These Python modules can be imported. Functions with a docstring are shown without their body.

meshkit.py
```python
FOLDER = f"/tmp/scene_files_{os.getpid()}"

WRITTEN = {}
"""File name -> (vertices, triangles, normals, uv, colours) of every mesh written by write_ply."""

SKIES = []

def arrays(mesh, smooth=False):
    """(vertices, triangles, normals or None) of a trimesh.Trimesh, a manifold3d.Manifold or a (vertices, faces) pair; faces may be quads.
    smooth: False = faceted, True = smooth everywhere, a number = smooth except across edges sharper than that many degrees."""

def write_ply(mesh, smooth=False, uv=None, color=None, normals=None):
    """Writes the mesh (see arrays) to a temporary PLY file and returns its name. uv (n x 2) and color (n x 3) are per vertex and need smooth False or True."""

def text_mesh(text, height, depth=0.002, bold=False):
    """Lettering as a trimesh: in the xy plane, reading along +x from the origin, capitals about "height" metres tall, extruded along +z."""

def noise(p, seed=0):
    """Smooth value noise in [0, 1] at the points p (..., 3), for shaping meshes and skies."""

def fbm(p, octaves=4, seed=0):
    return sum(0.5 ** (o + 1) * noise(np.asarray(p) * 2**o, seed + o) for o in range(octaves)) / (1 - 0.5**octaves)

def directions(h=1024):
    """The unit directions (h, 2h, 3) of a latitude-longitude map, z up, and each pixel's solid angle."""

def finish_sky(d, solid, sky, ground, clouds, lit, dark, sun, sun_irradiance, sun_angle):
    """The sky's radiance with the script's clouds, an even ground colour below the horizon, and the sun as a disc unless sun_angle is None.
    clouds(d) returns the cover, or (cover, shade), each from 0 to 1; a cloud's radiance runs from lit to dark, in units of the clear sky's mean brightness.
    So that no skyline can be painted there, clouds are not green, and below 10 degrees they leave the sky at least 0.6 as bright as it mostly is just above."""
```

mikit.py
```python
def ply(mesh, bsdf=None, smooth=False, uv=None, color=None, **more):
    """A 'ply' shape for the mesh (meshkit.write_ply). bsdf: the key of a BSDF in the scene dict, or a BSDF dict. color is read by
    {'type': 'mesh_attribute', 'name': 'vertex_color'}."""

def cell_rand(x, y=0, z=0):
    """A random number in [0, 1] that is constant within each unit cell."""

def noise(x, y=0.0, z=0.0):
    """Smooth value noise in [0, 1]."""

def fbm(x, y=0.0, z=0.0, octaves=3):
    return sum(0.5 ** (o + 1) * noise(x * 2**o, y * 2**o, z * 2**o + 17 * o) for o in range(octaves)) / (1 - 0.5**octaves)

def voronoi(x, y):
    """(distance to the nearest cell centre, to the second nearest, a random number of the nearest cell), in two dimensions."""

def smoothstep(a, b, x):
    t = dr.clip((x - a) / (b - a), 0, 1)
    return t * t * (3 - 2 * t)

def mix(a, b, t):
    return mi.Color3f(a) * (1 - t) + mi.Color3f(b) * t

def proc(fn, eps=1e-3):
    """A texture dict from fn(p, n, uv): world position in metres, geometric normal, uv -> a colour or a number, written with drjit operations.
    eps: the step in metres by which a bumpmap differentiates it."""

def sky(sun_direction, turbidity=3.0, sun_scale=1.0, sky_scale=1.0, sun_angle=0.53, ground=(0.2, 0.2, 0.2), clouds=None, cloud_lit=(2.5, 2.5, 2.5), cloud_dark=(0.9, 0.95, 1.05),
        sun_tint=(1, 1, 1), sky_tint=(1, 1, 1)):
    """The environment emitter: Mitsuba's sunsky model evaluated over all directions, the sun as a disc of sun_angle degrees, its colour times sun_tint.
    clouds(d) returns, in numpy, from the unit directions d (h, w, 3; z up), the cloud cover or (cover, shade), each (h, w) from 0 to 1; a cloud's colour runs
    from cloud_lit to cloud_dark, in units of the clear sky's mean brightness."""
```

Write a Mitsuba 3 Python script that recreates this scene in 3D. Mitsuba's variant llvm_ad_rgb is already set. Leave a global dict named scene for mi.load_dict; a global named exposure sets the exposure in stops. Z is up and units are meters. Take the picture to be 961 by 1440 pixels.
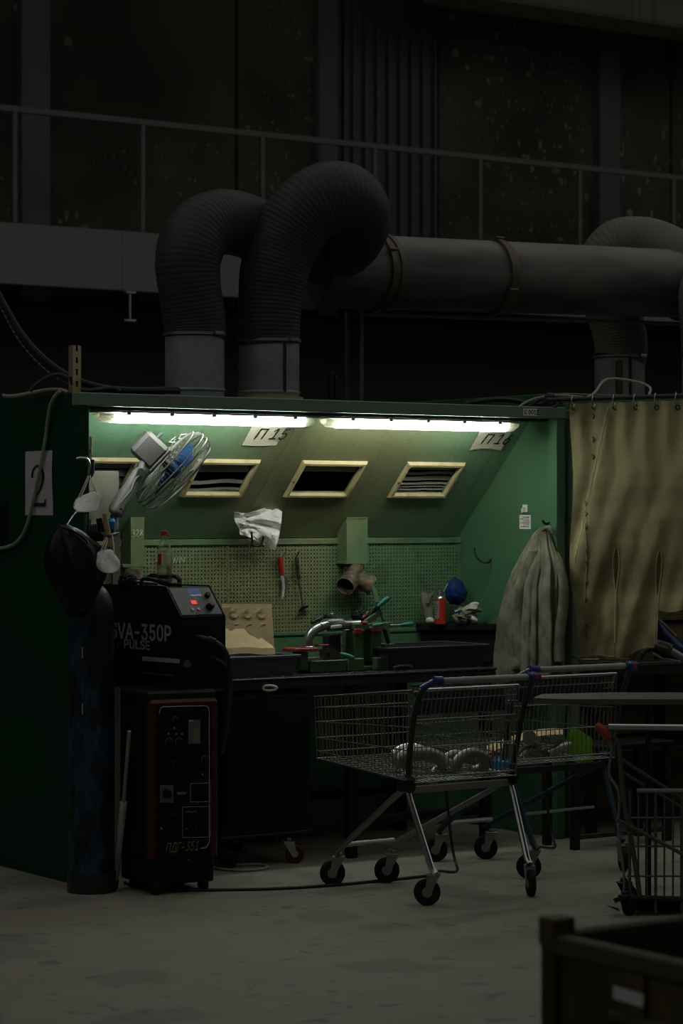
import math, random
import numpy as np
import trimesh, manifold3d
import drjit as dr
import mitsuba as mi
import mikit, meshkit
from mikit import noise, fbm, smoothstep, mix
from scipy.interpolate import CubicSpline
from shapely.geometry import Polygon, box as sbox

# ------------------------------------------------------------------ camera, light, exposure
F, CX, CY, EYE = 3500.0, 480.5, 720.0, 1.7            # focal length in pixels of the 961 x 1440 frame, eye height
TH = math.atan(F / (5500 - CX))                        # the booth front recedes to the right
_c, _s = math.cos(TH), math.sin(TH)
_d0 = EYE * F / (1245 - CY)
_l0 = (108 - CX) * _d0 / F
C = np.array([-(_l0 * _c + _d0 * _s), -(-_l0 * _s + _d0 * _c), EYE])
RIGHT, FWD, UP = np.array([_c, -_s, 0]), np.array([_s, _c, 0]), np.array([0, 0, 1.0])
T = mi.ScalarTransform4f
scene = {
    'camera': {'type': 'thinlens', 'fov_axis': 'x', 'fov': math.degrees(2 * math.atan(961 / 2 / F)),
               'aperture_radius': 0.010, 'focus_distance': 11.6, 'near_clip': 0.1, 'far_clip': 200.0,
               'to_world': T().look_at(origin=C.tolist(), target=(C + FWD).tolist(), up=[0, 0, 1])},
    'hall_daylight': {'type': 'constant', 'radiance': {'type': 'rgb', 'value': [0.170, 0.168, 0.155]}},
}
LAMP = [9.6, 10.4, 9.4]                                  # radiance of the fluorescent diffusers
exposure = 0.75
labels = {}


# ------------------------------------------------------------------ helpers
def at(px, py, X=None, Y=None, Z=None, d=None):
    """The point seen at a pixel of the photograph on a plane X, Y or Z = const, or at depth d."""
    r = RIGHT * (px - CX) / F + FWD - UP * (py - CY) / F
    t = d if d is not None else (X - C[0]) / r[0] if X is not None else (Y - C[1]) / r[1] if Y is not None else (Z - C[2]) / r[2]
    return C + r * t


def vec(lat, up, d):
    return RIGHT * lat + UP * np.asarray(up) + FWD * d


def unit(v):
    v = np.asarray(v, float)
    return v / np.linalg.norm(v)


def tag(key, label=None, cat=None, group=None, kind=None):
    labels[key] = {k: v for k, v in dict(label=label, category=cat, group=group, kind=kind).items() if v}
    return key


def put(key, mesh, mat, smooth=30, **kw):
    k, n = key, 0
    while k in scene:
        n += 1
        k = f'{key}_{n:03d}'
    if isinstance(mesh, list):
        mesh = cat(mesh)
    scene[k] = mikit.ply(mesh, mat, smooth=smooth, **kw)
    return k


def thing(key, label, category, group=None):
    k, n = key, 0
    while k in labels:
        n += 1
        k = f'{key}_{n:03d}'
    return tag(k, label, category, group)


def cat(ms):
    out = []
    for m in ms:
        if hasattr(m, 'to_mesh'):
            q = m.to_mesh()
            m = trimesh.Trimesh(q.vert_properties[:, :3], q.tri_verts, process=False)
        out.append(m)
    return trimesh.util.concatenate(out)


def frame(o, x, z):
    """A matrix with its x axis along x and its z axis near z."""
    x = unit(x)
    y = unit(np.cross(z, x))
    m = np.eye(4)
    m[:3, 0], m[:3, 1], m[:3, 2], m[:3, 3] = x, y, np.cross(x, y), o
    return m


def moved(mesh, m):
    mesh = mesh.copy()
    mesh.apply_transform(m)
    return mesh


def rotz(deg, o=(0, 0, 0)):
    a = math.radians(deg)
    m = np.eye(4)
    m[:2, :2] = [[math.cos(a), -math.sin(a)], [math.sin(a), math.cos(a)]]
    m[:3, 3] = o
    return m


def rbox(size, r=0.004, c=(0, 0, 0), m=None):
    """A box with chamfered edges."""
    h = np.asarray(size, float) / 2
    r = min(r, *(h * 0.6))
    pts = []
    for sx in (-1, 1):
        for sy in (-1, 1):
            for sz in (-1, 1):
                for k in range(3):
                    q = h - r
                    q[k] = h[k]
                    pts.append(q * (sx, sy, sz))
    b = trimesh.convex.convex_hull(np.array(pts))
    b.apply_translation(c)
    return moved(b, m) if m is not None else b


def bx(x0, x1, y0, y1, z0, z1, r=0.004):
    return rbox((x1 - x0, y1 - y0, z1 - z0), r, ((x0 + x1) / 2, (y0 + y1) / 2, (z0 + z1) / 2))


def hull(pts):
    return trimesh.convex.convex_hull(np.asarray(pts, float))


def bar(p, q, w, h, up=(0, 0, 1), r=0.003):
    p, q = np.asarray(p, float), np.asarray(q, float)
    return rbox((np.linalg.norm(q - p), w, h), r, m=frame((p + q) / 2, q - p, up))


def tube(pts, r, n=8, caps=True, closed=False):
    p = np.asarray(pts, float)
    m = len(p)
    t = np.gradient(p, axis=0) if not closed else np.roll(p, -1, 0) - np.roll(p, 1, 0)
    t /= np.linalg.norm(t, axis=1, keepdims=True) + 1e-12
    a = np.cross(t[0], [0, 0, 1.0] if abs(t[0][2]) < 0.9 else [1.0, 0, 0])
    A = []
    for k in range(m):
        a = unit(a - t[k] * (a @ t[k]))
        A.append(a)
    A = np.array(A)
    B = np.cross(t, A)
    rr = np.broadcast_to(r, (m,))
    th = np.arange(n) * 2 * math.pi / n
    v = (p[:, None] + rr[:, None, None] * (np.cos(th)[None, :, None] * A[:, None] + np.sin(th)[None, :, None] * B[:, None])).reshape(-1, 3)
    f = []
    for i in range(m if closed else m - 1):
        for j in range(n):
            a0, a1 = i * n + j, i * n + (j + 1) % n
            b0, b1 = ((i + 1) % m) * n + j, ((i + 1) % m) * n + (j + 1) % n
            f += [[a0, a1, b1], [a0, b1, b0]]
    if caps and not closed:
        v = np.vstack([v, p[:1], p[-1:]])
        for j in range(n):
            f += [[len(v) - 2, (j + 1) % n, j], [len(v) - 1, (m - 1) * n + j, (m - 1) * n + (j + 1) % n]]
    return trimesh.Trimesh(v, f, process=False)


def spline(pts, n=24):
    p = np.asarray(pts, float)
    s = np.r_[0, np.cumsum(np.linalg.norm(np.diff(p, axis=0), axis=1))]
    return CubicSpline(s, p)(np.linspace(0, s[-1], n))


def rod(p, q, r, n=10):
    return tube([p, q], r, n)


def lathe(profile, n=24, m=None):
    """A surface of revolution about z from (radius, z) pairs, closed at both ends when the radii there are 0."""
    b = trimesh.creation.revolve(np.asarray(profile, float), sections=n)
    return moved(b, m) if m is not None else b


def ring(o, axis, r0, r1, w, n=32):
    """A flat band about an axis: inner radius, outer radius, width."""
    ax = unit(axis)
    x = np.cross(ax, [0, 0, 1.0] if abs(ax[2]) < 0.9 else [1.0, 0, 0])
    return lathe([(r0, -w / 2), (r1, -w / 2), (r1, w / 2), (r0, w / 2), (r0, -w / 2)], n, frame(o, x, ax))


def cyl(p, q, r, n=20):
    p, q = np.asarray(p, float), np.asarray(q, float)
    ax = unit(q - p)
    L = np.linalg.norm(q - p)
    x = np.cross(ax, [0, 0, 1.0] if abs(ax[2]) < 0.9 else [1.0, 0, 0])
    c = min(0.12 * r, 0.2 * L)
    return lathe([(0, 0), (r - c, 0), (r, c), (r, L - c), (r - c, L), (0, L)], n, frame(p, x, ax))


def sheet(fn, nu, nv, thick=0.002):
    """A cloth or paper of real thickness from fn(u, v) -> point."""
    u, v = np.meshgrid(np.linspace(0, 1, nu), np.linspace(0, 1, nv), indexing='ij')
    p = np.array([[fn(a, b) for a, b in zip(ru, rv)] for ru, rv in zip(u, v)], float)
    n = np.cross(np.gradient(p, axis=0), np.gradient(p, axis=1))
    n /= np.linalg.norm(n, axis=-1, keepdims=True) + 1e-12
    V = np.vstack([(p + n * thick / 2).reshape(-1, 3), (p - n * thick / 2).reshape(-1, 3)])
    N, f = nu * nv, []
    ix = lambda i, j: i * nv + j
    for i in range(nu - 1):
        for j in range(nv - 1):
            a, b, c, d = ix(i, j), ix(i + 1, j), ix(i + 1, j + 1), ix(i, j + 1)
            f += [[a, b, c], [a, c, d], [a + N, c + N, b + N], [a + N, d + N, c + N]]
    edge = [ix(i, 0) for i in range(nu)] + [ix(nu - 1, j) for j in range(1, nv)] + [ix(i, nv - 1) for i in range(nu - 2, -1, -1)] + [ix(0, j) for j in range(nv - 2, 0, -1)]
    for a, b in zip(edge, edge[1:] + edge[:1]):
        f += [[a, a + N, b + N], [a, b + N, b]]
    return trimesh.Trimesh(V, f, process=False)


def loft(sections, n=40, shape=None):
    """A closed body from rows of rings: sections = [(centre, half vector a, half vector b)], shape(t, ang) -> radius factor."""
    m = len(sections)
    th = np.arange(n) * 2 * math.pi / n
    v = []
    for k, (c, a, b) in enumerate(sections):
        c, a, b = (np.asarray(x, float) for x in (c, a, b))
        for ang in th:
            s = shape(k / (m - 1), ang) if shape else 1.0
            v.append(c + s * (math.cos(ang) * a + math.sin(ang) * b))
    v += [np.asarray(sections[0][0], float), np.asarray(sections[-1][0], float)]
    f = []
    for i in range(m - 1):
        for j in range(n):
            a0, a1, b0, b1 = i * n + j, i * n + (j + 1) % n, (i + 1) * n + j, (i + 1) * n + (j + 1) % n
            f += [[a0, a1, b1], [a0, b1, b0]]
    for j in range(n):
        f += [[m * n, (j + 1) % n, j], [m * n + 1, (m - 1) * n + j, (m - 1) * n + (j + 1) % n]]
    t = trimesh.Trimesh(np.array(v), f, process=False)
    t.fix_normals()
    return t


def blob(c, size, seed, amp=0.25, freq=3.0, m=None, sub=4):
    s = trimesh.creation.icosphere(subdivisions=sub)
    k = 1 + amp * (meshkit.fbm(s.vertices * freq + seed * 7.3, 3, seed) - 0.5) * 2
    s.vertices = s.vertices * k[:, None] * np.asarray(size) / 2
    if m is not None:
        s.apply_transform(m)
    s.apply_translation(c)
    return s


def extrude(poly, depth, m):
    return moved(trimesh.creation.extrude_polygon(poly, depth, engine='earcut'), m)


def words(text, height, o, x, z, depth=0.0012, bold=False, shear=0.0, squeeze=1.0):
    """Lettering lying on a face: o its lower left corner, x the reading direction, z the face's normal."""
    t = meshkit.text_mesh(text, height, depth, bold)
    v = t.vertices.copy()
    v[:, 0] = v[:, 0] * squeeze + shear * v[:, 1]
    t.vertices = v
    return moved(t, frame(o, x, z))


def strokes(lines, o, x, z, size, r=0.0035):
    """Hand-written strokes on a face, given in letter units."""
    x, z = unit(x), unit(z)
    y = np.cross(z, x)
    return cat([tube([np.asarray(o) + (x * a + y * b) * size + z * r * 0.5 for a, b in ln], r, 5) for ln in lines])


# ------------------------------------------------------------------ materials
def mat(key, color, rough=0.6, metal=0.0, spec=0.4, **kw):
    c = {'type': 'rgb', 'value': list(color)} if isinstance(color, (tuple, list)) else mikit.proc(color)
    scene[key] = {'type': 'twosided', 'b': {'type': 'principled', 'base_color': c, 'roughness': rough, 'metallic': metal, 'specular': spec, **kw}}
    return key


def paint_fn(base, dirt, soot, scale=1.0):
    def f(p, n, uv):
        a = fbm(p.x * 2.2 * scale, p.y * 2.2 * scale, p.z * 2.2 * scale, 4)
        b = fbm(p.x * 14 * scale + 5, p.y * 14 * scale, p.z * 5 * scale, 3)
        sp = noise(p.x * 90, p.y * 90, p.z * 90)
        c = mix(base, dirt, smoothstep(0.45, 0.75, a) * 0.6 + smoothstep(0.62, 0.85, b) * 0.3)
        return mix(c, soot, smoothstep(0.86, 0.95, sp) * 0.5 * smoothstep(0.4, 0.7, b))
    return f


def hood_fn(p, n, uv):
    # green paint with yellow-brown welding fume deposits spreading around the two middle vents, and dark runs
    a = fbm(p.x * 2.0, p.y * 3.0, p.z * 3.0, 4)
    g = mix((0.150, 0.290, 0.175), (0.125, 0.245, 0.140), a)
    dx = (p.x - 1.72 + 0.35 * (a - 0.5)) / 0.80
    dz = (p.z - 1.92 + 0.3 * (fbm(p.x * 4, p.z * 4, 3.0, 3) - 0.5)) / 0.34
    fume = dr.exp(-dx * dx * 1.2 - dz * dz * 0.55)
    c = mix(g, (0.175, 0.170, 0.080), dr.clip(fume * 1.25, 0, 0.95))
    burn = dr.exp(-dr.square((p.x - 1.75) / 0.8) - dr.square((p.z - 1.68) / 0.13)) * 0.22
    c = mix(c, (0.045, 0.050, 0.025), burn * smoothstep(0.3, 0.6, fbm(p.x * 3, p.z * 5, 8.0, 3)))
    run = smoothstep(0.80, 0.88, noise(p.x * 46 + p.z * 2, p.z * 1.1, 2.0))
    c = mix(c, (0.05, 0.07, 0.03), run * 0.14)
    sp = smoothstep(0.88, 0.96, noise(p.x * 70, p.y * 70, p.z * 70))
    return mix(c, (0.05, 0.05, 0.03), sp * 0.5)


def peg_fn(p, n, uv):
    a = fbm(p.x * 1.8 + 3, p.z * 2.5, 1.0, 4)
    g = mix((0.090, 0.190, 0.095), (0.165, 0.185, 0.088), smoothstep(0.35, 0.62, a) * (1 - 0.8 * smoothstep(2.0, 2.6, p.x)))
    return mix(g, (0.07, 0.10, 0.05), smoothstep(0.6, 0.8, fbm(p.x * 9, p.z * 9, 4.0, 3)) * 0.5)


def concrete_fn(p, n, uv):
    a = fbm(p.x * 0.9, p.y * 0.9, p.z * 0.9, 4)
    b = fbm(p.x * 7, p.y * 7, p.z * 7, 3)
    c = mix((0.170, 0.162, 0.132), (0.230, 0.219, 0.178), 0.6 * a + 0.4 * b)
    st = smoothstep(0.62, 0.72, fbm(p.x * 2.3 + 9, p.y * 2.9, 3.0, 3))
    c = mix(c, (0.085, 0.083, 0.075), st * 0.35)
    return mix(c, (0.06, 0.06, 0.055), smoothstep(0.86, 0.92, noise(p.x * 19, p.y * 19, 1.0)) * 0.4)


def wall_fn(p, n, uv):
    a = fbm(p.x * 0.8, p.y * 0.8, p.z * 0.7, 4)
    c = mix((0.040, 0.039, 0.030), (0.100, 0.096, 0.076), smoothstep(0.25, 0.75, a))
    # thrown mortar and paint spots, taller than wide, in clusters
    s = smoothstep(0.84, 0.90, noise(p.x * 17, 3.0, p.z * 8)) * smoothstep(0.50, 0.66, fbm(p.x * 0.75 + 4, 5.0, p.z * 0.75, 3))
    s2 = smoothstep(0.87, 0.92, noise(p.x * 32, 7.0, p.z * 14)) * smoothstep(0.42, 0.6, fbm(p.x * 0.6 + 1, 9.0, p.z * 0.6, 3))
    return mix(c, (0.30, 0.28, 0.22), dr.clip(s + 0.7 * s2, 0, 0.85))


def galv_fn(p, n, uv):
    a = fbm(p.x * 26, p.y * 26, p.z * 26, 2)
    b = fbm(p.x * 2, p.y * 5, p.z * 5, 3)
    return mix((0.19, 0.21, 0.21), (0.42, 0.45, 0.45), 0.5 * a + 0.5 * b)


def duct_fn(p, n, uv):
    b = fbm(p.x * 2.2, p.y * 7, p.z * 7, 4)
    dust = smoothstep(0.35, 0.95, n.z) * (0.6 + 0.4 * b)          # settled dust on upward faces
    c = mix((0.045, 0.047, 0.047), (0.135, 0.137, 0.130), smoothstep(0.2, 0.8, b))
    return mix(c, (0.22, 0.205, 0.175), dust * 0.85)


def blue_fn(p, n, uv):
    a = fbm(p.x * 16, p.y * 16, p.z * 4.5, 4)
    b = fbm(p.x * 45, p.y * 45, p.z * 12, 3)
    c = mix((0.003, 0.015, 0.036), (0.009, 0.048, 0.078), smoothstep(0.3, 0.7, b))
    return mix(c, (0.003, 0.004, 0.007), smoothstep(0.38, 0.56, a))


def canvas_fn(p, n, uv):
    a = fbm(p.x * 5 + p.y * 5, p.z * 3, 2.0, 4)
    c = mix((0.50, 0.45, 0.24), (0.64, 0.57, 0.31), a)
    w = 0.5 + 0.5 * dr.sin((p.x + p.y) * 2600) * dr.sin(p.z * 2600)
    c = c * (0.93 + 0.07 * w)
    st = smoothstep(0.55, 0.75, fbm((p.x + p.y) * 3 + 2, p.z * 1.6, 7.0, 4))
    c = mix(c, (0.15, 0.13, 0.08), st * 0.7)
    sm = smoothstep(0.50, 0.72, fbm((p.x + p.y) * 8 + 5, p.z * 5.0, 11.0, 4))
    c = mix(c, (0.18, 0.16, 0.10), sm * 0.5)
    low = smoothstep(0.62, 0.75, fbm((p.x + p.y) * 14, p.z * 14, 5.0, 3)) * smoothstep(1.25, 0.95, p.z)   # soot at the hem by the bench
    return mix(c, (0.035, 0.032, 0.024), low * 0.8)


def jacket_fn(p, n, uv):
    a = fbm(p.x * 18, p.y * 18, p.z * 12, 4)
    return mix((0.115, 0.108, 0.080), (0.215, 0.200, 0.150), smoothstep(0.3, 0.7, a))


def card_fn(p, n, uv):
    a = fbm(p.x * 20, p.y * 20, p.z * 20, 3)
    return mix((0.40, 0.30, 0.165), (0.50, 0.385, 0.22), a)


def rust_fn(p, n, uv):
    a = fbm(p.x * 30, p.y * 30, p.z * 30, 3)
    return mix((0.075, 0.065, 0.048), (0.25, 0.175, 0.10), smoothstep(0.3, 0.75, a))


def cream_fn(p, n, uv):
    a = fbm(p.x * 14, p.y * 14, p.z * 14, 3)
    return mix((0.50, 0.40, 0.21), (0.34, 0.25, 0.11), smoothstep(0.5, 0.8, a))


def bin_fn(p, n, uv):
    a = fbm(p.x * 6, p.y * 6, p.z * 6, 4)
    return mix((0.056, 0.044, 0.008), (0.022, 0.019, 0.006), smoothstep(0.42, 0.68, a))


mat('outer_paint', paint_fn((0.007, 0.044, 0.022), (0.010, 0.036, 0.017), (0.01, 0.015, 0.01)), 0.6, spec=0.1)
mat('beam_green', paint_fn((0.150, 0.235, 0.180), (0.165, 0.210, 0.160), (0.02, 0.03, 0.02)), 0.5)
mat('wall_shade', (0.042, 0.042, 0.042), 0.9, spec=0.2)  # darkened wall colour standing in for the shade under the walkway
mat('green_paint', paint_fn((0.062, 0.160, 0.082), (0.080, 0.145, 0.064), (0.03, 0.04, 0.02)), 0.45)
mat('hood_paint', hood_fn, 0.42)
mat('peg_paint', peg_fn, 0.5)
mat('concrete', concrete_fn, 0.7, spec=0.25)
mat('wall_concrete', wall_fn, 0.85)
mat('pilaster_paint', (0.125, 0.135, 0.140), 0.8)
mat('beam_paint', (0.185, 0.210, 0.215), 0.6)
mat('rail_steel', (0.13, 0.132, 0.130), 0.5)
mat('ribbed_steel', (0.072, 0.084, 0.100), 0.45)
mat('galvanized', galv_fn, 0.40, 0.4)
mat('duct_steel', duct_fn, 0.55, 0.25)
mat('hose_fabric', (0.036, 0.042, 0.040), 0.5, spec=0.2)
mat('hose_grey', (0.125, 0.12, 0.105), 0.6)
mat('band_steel', (0.12, 0.105, 0.075), 0.5, 0.6)
mat('black_steel', (0.010, 0.0105, 0.012), 0.5, spec=0.2)
mat('dark_steel', (0.030, 0.032, 0.036), 0.38, 0.3)
mat('opening_shade', (0.006, 0.008, 0.013), 0.9, spec=0.1)  # near-black colour paints in the shade inside openings and holes
mat('rubber', (0.011, 0.011, 0.012), 0.7, spec=0.2)
mat('cable_grey', (0.30, 0.30, 0.265), 0.6)
mat('cable_black', (0.020, 0.022, 0.027), 0.5)
mat('steel', (0.52, 0.53, 0.54), 0.25, 1.0)
mat('zinc', (0.40, 0.41, 0.42), 0.30, 1.0)
mat('dull_zinc', (0.30, 0.30, 0.30), 0.42, 0.9)
mat('old_steel', (0.10, 0.097, 0.088), 0.5, 0.6)
mat('cream_plastic', (0.62, 0.60, 0.49), 0.4)
mat('lamp_grey', (0.24, 0.245, 0.25), 0.5)
mat('cream_frame', cream_fn, 0.55)
mat('slat_grey', (0.24, 0.235, 0.205), 0.5, 0.2)
mat('paper', (0.62, 0.61, 0.56), 0.85)
mat('paper_grey', (0.50, 0.49, 0.52), 0.85)
mat('paper_cream', (0.56, 0.52, 0.39), 0.85)
mat('ink', (0.015, 0.015, 0.015), 0.8)
mat('chalk', (0.75, 0.80, 0.72), 0.9)
mat('fan_grey', (0.080, 0.074, 0.072), 0.55)
mat('fan_wire', (0.115, 0.110, 0.095), 0.5, 0.1)
mat('fan_blue', (0.005, 0.028, 0.085), 0.35)
mat('sheet_dull', (0.09, 0.09, 0.085), 0.5, 0.3)
mat('sheet_grey', (0.30, 0.30, 0.235), 0.5, 0.3)
scene['mask_white'] = {'type': 'principledthin', 'base_color': {'type': 'rgb', 'value': [0.92, 0.92, 0.91]}, 'roughness': 0.9, 'diff_trans': 1.1, 'eta': 1.2}
mat('elastic', (0.45, 0.42, 0.34), 0.9)
mat('wood', (0.32, 0.23, 0.12), 0.6)
mat('teal_plastic', (0.035, 0.20, 0.17), 0.35)
mat('blue_plastic', (0.007, 0.028, 0.12), 0.3)
mat('sky_blue_plastic', (0.02, 0.20, 0.42), 0.4)
mat('blue_enamel', (0.007, 0.034, 0.056), 0.4)
mat('red_plastic', (0.38, 0.03, 0.016), 0.35)
mat('caster_red', (0.07, 0.012, 0.008), 0.5)
mat('red_paint', (0.30, 0.040, 0.025), 0.45)
mat('orange_paint', (0.050, 0.007, 0.003), 0.45)
mat('machine_black', (0.008, 0.0085, 0.010), 0.45, spec=0.2)
mat('panel_grey', (0.105, 0.108, 0.110), 0.45)
mat('panel_black', (0.005, 0.0055, 0.007), 0.4, spec=0.15)
mat('print_grey', (0.33, 0.34, 0.34), 0.7)
mat('print_yellow', (0.17, 0.16, 0.095), 0.7)
mat('cylinder_blue', blue_fn, 0.5)
mat('bag_black', (0.004, 0.004, 0.005), 0.32, spec=0.3)
mat('canvas', canvas_fn, 0.9, spec=0.1)
mat('jacket_cloth', jacket_fn, 0.9, spec=0.1)
mat('cardboard', card_fn, 0.85)
mat('rusty_pipe', rust_fn, 0.6, 0.2)
mat('fixture_green', (0.060, 0.115, 0.050), 0.5)
mat('lime', (0.20, 0.50, 0.02), 0.6)
mat('glove_grey', (0.16, 0.155, 0.115), 0.9)
mat('glove_white', (0.55, 0.55, 0.46), 0.9)
mat('bin_paint', bin_fn, 0.55)
mat('brush_steel', (0.50, 0.50, 0.50), 0.4, 0.2)
scene['cap_plastic'] = {'type': 'principledthin', 'base_color': {'type': 'rgb', 'value': [0.75, 0.74, 0.60]}, 'roughness': 0.5, 'diff_trans': 1.3, 'eta': 1.3}
mat('cart_wire', (0.23, 0.23, 0.22), 0.30, 0.8)
mat('bin_rim', (0.045, 0.041, 0.028), 0.55)
mat('screen_blue', (0.10, 0.20, 0.50), 0.3)
scene['bottle_plastic'] = {'type': 'thindielectric', 'int_ior': 1.6}
scene['clear_plastic'] = {'type': 'dielectric', 'int_ior': 1.5}
scene['water'] = {'type': 'dielectric', 'int_ior': 1.33}


# ------------------------------------------------------------------ the setting: floor, far wall, ceiling
def struct(key, mesh, m, label=None, **kw):
    put(key, mesh, m, **kw)
    return tag(key, label, kind='structure')


struct('floor', bx(-16, 30, -22, 10.9, -0.2, 0, 0.001), 'concrete', 'stained grey concrete floor of the workshop', smooth=False)
WY = 10.75
struct('wall_back', bx(-14, 30, WY, WY + 0.3, 0, 9.5, 0.001), 'wall_concrete', 'dark stained concrete wall behind the walkway', smooth=False)
for x0, x1 in ((-1.2, 1.7), (1.73, 4.7), (4.73, 7.655), (7.685, 8.93), (10.16, 13.4), (13.43, 16.4), (16.43, 19.4)):
    put('wall_back__panel', bx(x0, x1, WY - 0.06, WY + 0.02, 2.4, 9.4, 0.012), 'wall_concrete', smooth=False)
for x0, x1 in ((5.25, 5.55), (8.58, 8.82), (12.28, 12.58), (15.6, 15.9)):
    put('wall_back__pilaster', bx(x0, x1, WY - 0.16, WY - 0.05, 0, 9.4, 0.01), 'pilaster_paint', smooth=False)
# ribbed steel sheet closing the opening between the concrete panels
pts, x = [], 8.95
while x < 10.12:
    pts += [(x, 0), (x + 0.075, 0), (x + 0.085, 0.045), (x + 0.115, 0.045), (x + 0.125, 0)]
    x += 0.147
prof = Polygon([(a, -b) for a, b in pts] + [(a, -b + 0.006) for a, b in reversed(pts)])
put('wall_back__ribbed_sheet', extrude(prof, 7.0, frame((0, WY - 0.07, 2.4), (1, 0, 0), (0, 0, 1))), 'ribbed_steel', smooth=False)
labels['wall_back__ribbed_sheet'] = {'label': 'bluish ribbed steel sheet between the concrete panels'}
for key, mesh, text in (('wall_left_added', bx(-14.3, -14, -22, WY, 0, 7.5, 0.001), 'added unseen left hall wall'), ('wall_right_added', bx(30, 30.3, -22, WY, 0, 7.5, 0.001), 'added unseen right hall wall'), ('wall_front_added', bx(-14, 30, -22.3, -22, 0, 6.5, 0.001), 'added unseen hall wall behind the viewer')):  # unseen walls, added to keep low-angle light out of the hall
    struct(key, mesh, 'wall_concrete', text, smooth=False)
put('wall_back__lower_shade_sheet', bx(-13.9, 29.9, WY - 0.17, WY - 0.02, 0.0, 3.65, 0.004), 'wall_shade', smooth=False)  # dark sheet over the wall, its colour stands in for walkway shade
struct('ceiling_front_added', bx(-14, 30, -22, -8.0, 8.6, 8.9, 0.001), 'wall_concrete', 'added unseen front roof leaving a gap for light from above', smooth=False)  # unseen roof, added so the ambient light falls mainly from above
labels['wall_back__lower_shade_sheet'] = {'label': 'dark sheet painting in the shade under the walkway'}
struct('ceiling', bx(-14, 30, 4.5, WY, 8.6, 8.9, 0.001), 'wall_concrete', 'unseen dark concrete roof over the hall placed to block the sky', smooth=False)  # unseen slab added to block the sky, its edge set for wall light
struct('trim_1', [bx(9.2, 30, 9.1, 9.7, 6.71, 7.6, 0.03)], 'concrete', 'concrete roof beam crossing the top right corner', smooth=False)

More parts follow.
